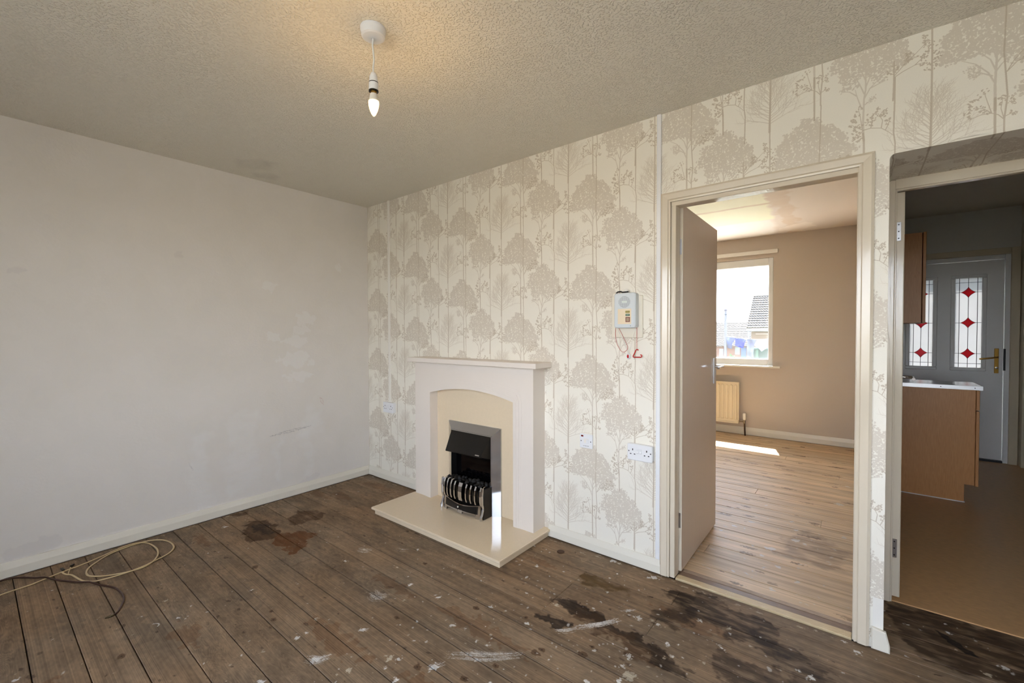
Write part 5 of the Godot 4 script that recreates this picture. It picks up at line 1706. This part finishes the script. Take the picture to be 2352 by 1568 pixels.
# ---------------------------------------------------------------- alarm unit with cords
func alarm() -> void:
	solo(one_box(Vector3(2.380, 1.244, 0.0), Vector3(2.561, 1.474, 0.009), 0.004), "mounting_board", mat(Color(0.90, 0.87, 0.80), 0.45), "cream mounting board on the wallpaper behind the alarm unit", "board")
	var a := thing("alarm_unit", "pale grey wall alarm unit with speaker and three buttons", "alarm", Vector3(2.415, 1.298, 0.009))
	var shell_m := mat(Color(0.84, 0.86, 0.865), 0.4)
	var w := 0.123
	var h := 0.189
	var rr := PackedVector2Array()
	for c in [[w - 0.014, h - 0.014, 0.0], [0.014, h - 0.014, PI / 2], [0.014, 0.014, PI], [w - 0.014, 0.014, PI * 1.5]]:
		for i in 6:
			var t: float = c[2] + PI / 2 * i / 5
			rr.append(Vector2(c[0] + 0.014 * cos(t), c[1] + 0.014 * sin(t)))
	var b := MB.new()
	b.extrude(rr, 0.0, 0.040, Transform3D(), 0.004)
	part(b, "housing", shell_m, a)
	var fp_ := MB.new()
	fp_.box(Vector3(0.010, 0.012, 0.040), Vector3(w - 0.012, h - 0.014, 0.0412), 0.001)
	part(fp_, "fascia", mat(Color(0.85, 0.87, 0.875), 0.45), a)
	# speaker holes in a disc of rows
	var holes := MB.new()
	for i in 15:
		for j in 15:
			var p := Vector2(i - 7, j - 7)
			if p.length() > 7.4 or (absf(p.x) < 3.5 and absf(p.y) < 1.6):
				continue
			var c := Vector3(0.060 + p.x * 0.0044, 0.140 + p.y * 0.0042, 0.0412)
			holes.quad(c + Vector3(-0.0012, -0.0012, 0.0002), c + Vector3(0.0012, -0.0012, 0.0002), c + Vector3(0.0012, 0.0012, 0.0002), c + Vector3(-0.0012, 0.0012, 0.0002), Vector3.BACK)
	var ho := part(holes, "speaker_holes", mat(Color(0.42, 0.44, 0.46), 0.7), a)
	ho.set_meta("kind", "stuff")
	part(one_box(Vector3(0.046, 0.135, 0.0412), Vector3(0.074, 0.146, 0.0422), 0.0004), "logo_plate", mat(Color(0.86, 0.89, 0.86), 0.3), a)
	part(one_box(Vector3(0.022, 0.021, 0.0412), Vector3(0.099, 0.103, 0.0418), 0.0003), "cream_label", mat(Color(0.93, 0.86, 0.74), 0.5), a)
	for e in [[0.066, 0.081, 0.091, 0.092, Color(0.62, 0.58, 0.12), Color(0.66, 0.58, 0.44)], [0.067, 0.064, 0.091, 0.075, Color(0.12, 0.32, 0.27), Color(0.62, 0.72, 0.62)], [0.067, 0.032, 0.092, 0.058, Color(0.45, 0.12, 0.10), Color(0.68, 0.58, 0.47)]]:
		var bt := part(one_box(Vector3(e[0], e[1], 0.0416), Vector3(e[2], e[3], 0.0428), 0.0008), "button_rim", mat(e[4], 0.4), a)
		part(one_box(Vector3(e[0] + 0.0035, e[1] + 0.0032, 0.0426), Vector3(e[2] - 0.0035, e[3] - 0.0032, 0.0440), 0.0006), "button", mat(e[5], 0.4), bt)
	part(one_box(Vector3(0.093, 0.009, 0.0398), Vector3(0.096, 0.012, 0.0412)), "microphone_hole", M.black, a)
	# loose cable and clip on top of the unit
	var cb := MB.new()
	cb.tube([Vector3(2.418, 1.489, 0.03), Vector3(2.428, 1.496, 0.028), Vector3(2.443, 1.497, 0.026), Vector3(2.456, 1.492, 0.03), Vector3(2.470, 1.4925, 0.032), Vector3(2.488, 1.494, 0.026)], 0.004, 8)
	solo(cb, "black_cable", M.black, "short loop of black cable on top of the alarm unit", "cable")
	var dc := MB.new()
	dc.lathe([Vector2(0.014, 0), Vector2(0.014, 0.008), Vector2(0.011, 0.010), Vector2(0, 0.010)], 20, Transform3D(Basis(Vector3.RIGHT, PI / 2), Vector3(2.470, 1.497, 0.009)))
	solo(dc, "cable_clip", M.white_warm, "round pale cable clip above the alarm unit", "clip")
	# red pull cord with its triangular handle
	var pc := thing("pull_cord", "red pull cord with an open triangular handle below the alarm", "cord")
	var cd := MB.new()
	cd.tube([Vector3(2.531, 1.300, 0.016), Vector3(2.5315, 1.24, 0.017), Vector3(2.532, 1.183, 0.018)], 0.0011, 6)
	part(cd, "cord", M.red, pc)
	var hk := MB.new()
	hk.tube([Vector3(2.540, 1.177, 0.018), Vector3(2.5375, 1.1815, 0.018), Vector3(2.532, 1.183, 0.018), Vector3(2.527, 1.178, 0.018), Vector3(2.5195, 1.162, 0.018), Vector3(2.5115, 1.146, 0.018), Vector3(2.512, 1.1412, 0.018), Vector3(2.517, 1.1402, 0.018), Vector3(2.535, 1.1405, 0.018), Vector3(2.554, 1.1412, 0.018), Vector3(2.5595, 1.145, 0.018), Vector3(2.560, 1.151, 0.018), Vector3(2.5555, 1.1545, 0.018), Vector3(2.5515, 1.152, 0.018)], 0.0028, 10)
	part(hk, "handle", M.red, pc)
	var lp := MB.new()
	lp.tube(smooth_path([Vector3(2.411, 1.299, 0.02), Vector3(2.408, 1.264, 0.018), Vector3(2.415, 1.215, 0.016), Vector3(2.435, 1.178, 0.014), Vector3(2.454, 1.165, 0.014), Vector3(2.472, 1.176, 0.014), Vector3(2.479, 1.191, 0.014), Vector3(2.475, 1.206, 0.015), Vector3(2.454, 1.249, 0.017), Vector3(2.430, 1.297, 0.02)], 4), 0.0011, 6)
	solo(lp, "red_loop", M.red, "thin red cord hanging in a loop under the alarm unit", "cord")
	# pendant button on a pale lanyard
	var pb := thing("pendant_button", "white pendant with a red button hanging on a pale lanyard", "button", Vector3(2.482, 1.144, 0.008))
	var sh := MB.new()
	sh.ball(Vector3(0, 0, 0.004), Vector3(0.0125, 0.0165, 0.008), 18, 10)
	part(sh, "case", M.white, pb)
	var rb := MB.new()
	rb.ball(Vector3(0, 0, 0.009), Vector3(0.0070, 0.0105, 0.0045), 16, 8)
	part(rb, "red_button", M.red, pb)
	var ly := MB.new()
	ly.tube([Vector3(0, 0.015, 0.004), Vector3(-0.030, 0.08, 0.006), Vector3(-0.064, 0.155, 0.010)], 0.0012, 6)
	ly.tube([Vector3(0, 0.015, 0.004), Vector3(0.020, 0.08, 0.006), Vector3(0.043, 0.155, 0.010)], 0.0012, 6)
	ly.tube([Vector3(0, 0.015, 0.004), Vector3(-0.022, 0.075, 0.004), Vector3(-0.052, 0.155, 0.008)], 0.0009, 6)
	part(ly, "lanyard", M.white_warm, pb)

func smooth_path(p: Array, n: int) -> Array:
	var r := []
	for i in p.size() - 1:
		var a: Vector3 = p[maxi(i - 1, 0)]
		var b: Vector3 = p[i]
		var c: Vector3 = p[i + 1]
		var d: Vector3 = p[mini(i + 2, p.size() - 1)]
		for k in n:
			r.append(b.cubic_interpolate(c, a, d, float(k) / n))
	r.append(p[p.size() - 1])
	return r

# ---------------------------------------------------------------- loose cables on the floor
func floor_path(a: Array, y: float) -> Array:
	var p := []
	for i in range(0, a.size(), 2):
		p.append(Vector3(a[i], y, a[i + 1]))
	return smooth_path(p, 4)

func cables() -> void:
	var br := thing("brown_cable", "thick brown aerial cable curling out from the left skirting board", "cable")
	var b := MB.new()
	var bp := floor_path([0.020, 2.60, 0.022, 2.30, 0.024, 2.175, 0.022, 2.157, 0.034, 2.132, 0.080, 2.090, 0.145, 2.050, 0.212, 2.009, 0.303, 1.957, 0.397, 1.906, 0.492, 1.855, 0.558, 1.824, 0.620, 1.812, 0.680, 1.809, 0.730, 1.813, 0.782, 1.830, 0.833, 1.853, 0.846, 1.869], 0.0045)
	for i in bp.size():   # it climbs over the cream cable
		var d: float = minf(Vector2(bp[i].x, bp[i].z).distance_to(Vector2(0.179, 2.033)), Vector2(bp[i].x, bp[i].z).distance_to(Vector2(0.42, 1.893)))
		bp[i].y += 0.0090 * exp(-d * d / 0.0022)
	b.tube(bp, 0.0042, 10)
	part(b, "sheath", M.cable_brown, br)
	var pg := MB.new()
	pg.tube([Vector3(0.846, 0.005, 1.869), Vector3(0.8475, 0.005, 1.878)], 0.0062, 12)
	pg.tube([Vector3(0.8475, 0.005, 1.878), Vector3(0.847, 0.005, 1.888)], 0.0050, 12)
	pg.tube([Vector3(0.847, 0.005, 1.888), Vector3(0.846, 0.005, 1.897)], 0.0040, 12)
	part(pg, "connector", mat(Color(0.52, 0.48, 0.40), 0.35, 1.0), br)
	var cr := thing("cream_cable", "cream twin cable coiled on the boards with two black plugs", "cable")
	var c := MB.new()
	var cp := floor_path([0.232, 2.50, 0.225, 2.30, 0.217, 2.197, 0.210, 2.181, 0.204, 2.159, 0.200, 2.125, 0.196, 2.082, 0.179, 2.037, 0.163, 1.999, 0.147, 1.953, 0.138, 1.907, 0.119, 1.854, 0.093, 1.798, 0.062, 1.738, 0.044, 1.696, 0.040, 1.656, 0.060, 1.620, 0.105, 1.595, 0.181, 1.582, 0.255, 1.582, 0.330, 1.598, 0.386, 1.626, 0.413, 1.650, 0.430, 1.680, 0.433, 1.712, 0.425, 1.745, 0.404, 1.793, 0.373, 1.838, 0.337, 1.868, 0.302, 1.884, 0.256, 1.884, 0.207, 1.869, 0.164, 1.836, 0.112, 1.783, 0.082, 1.722, 0.070, 1.662, 0.072, 1.603, 0.088, 1.567, 0.125, 1.533, 0.183, 1.513, 0.250, 1.508, 0.305, 1.517, 0.351, 1.544, 0.381, 1.582, 0.405, 1.634, 0.425, 1.675, 0.436, 1.729, 0.437, 1.781, 0.430, 1.830, 0.415, 1.870, 0.381, 1.897, 0.344, 1.912, 0.290, 1.924, 0.229, 1.937, 0.202, 1.953, 0.170, 1.962, 0.147, 1.962], 0.0032)
	for i in cp.size():
		var t := float(i) / cp.size()
		if t > 0.55 and t < 0.92:
			cp[i].y += 0.0035 * smoothstep(0.55, 0.62, t) * (1.0 - smoothstep(0.85, 0.92, t))
	c.tube(cp, 0.0044, 10, 0.62)
	part(c, "twin_flex", M.cable_cream, cr)
	var c2 := MB.new()
	c2.tube(floor_path([0.209, 1.947, 0.172, 1.940, 0.119, 1.928], 0.0032), 0.0024, 8)
	part(c2, "split_lead", M.cable_cream, cr)
	var p1 := MB.new()
	p1.box(Vector3(-0.019, 0.0, -0.006), Vector3(0.019, 0.010, 0.006), 0.002, Transform3D(Basis(Vector3.UP, 0.1), Vector3(0.128, 0.001, 1.960)))
	part(p1, "plug", M.black, cr)
	var p2 := MB.new()
	p2.box(Vector3(-0.012, 0.0, -0.005), Vector3(0.012, 0.010, 0.005), 0.002, Transform3D(Basis(Vector3.UP, -0.6), Vector3(0.108, 0.001, 1.921)))
	part(p2, "plug", M.black, cr)
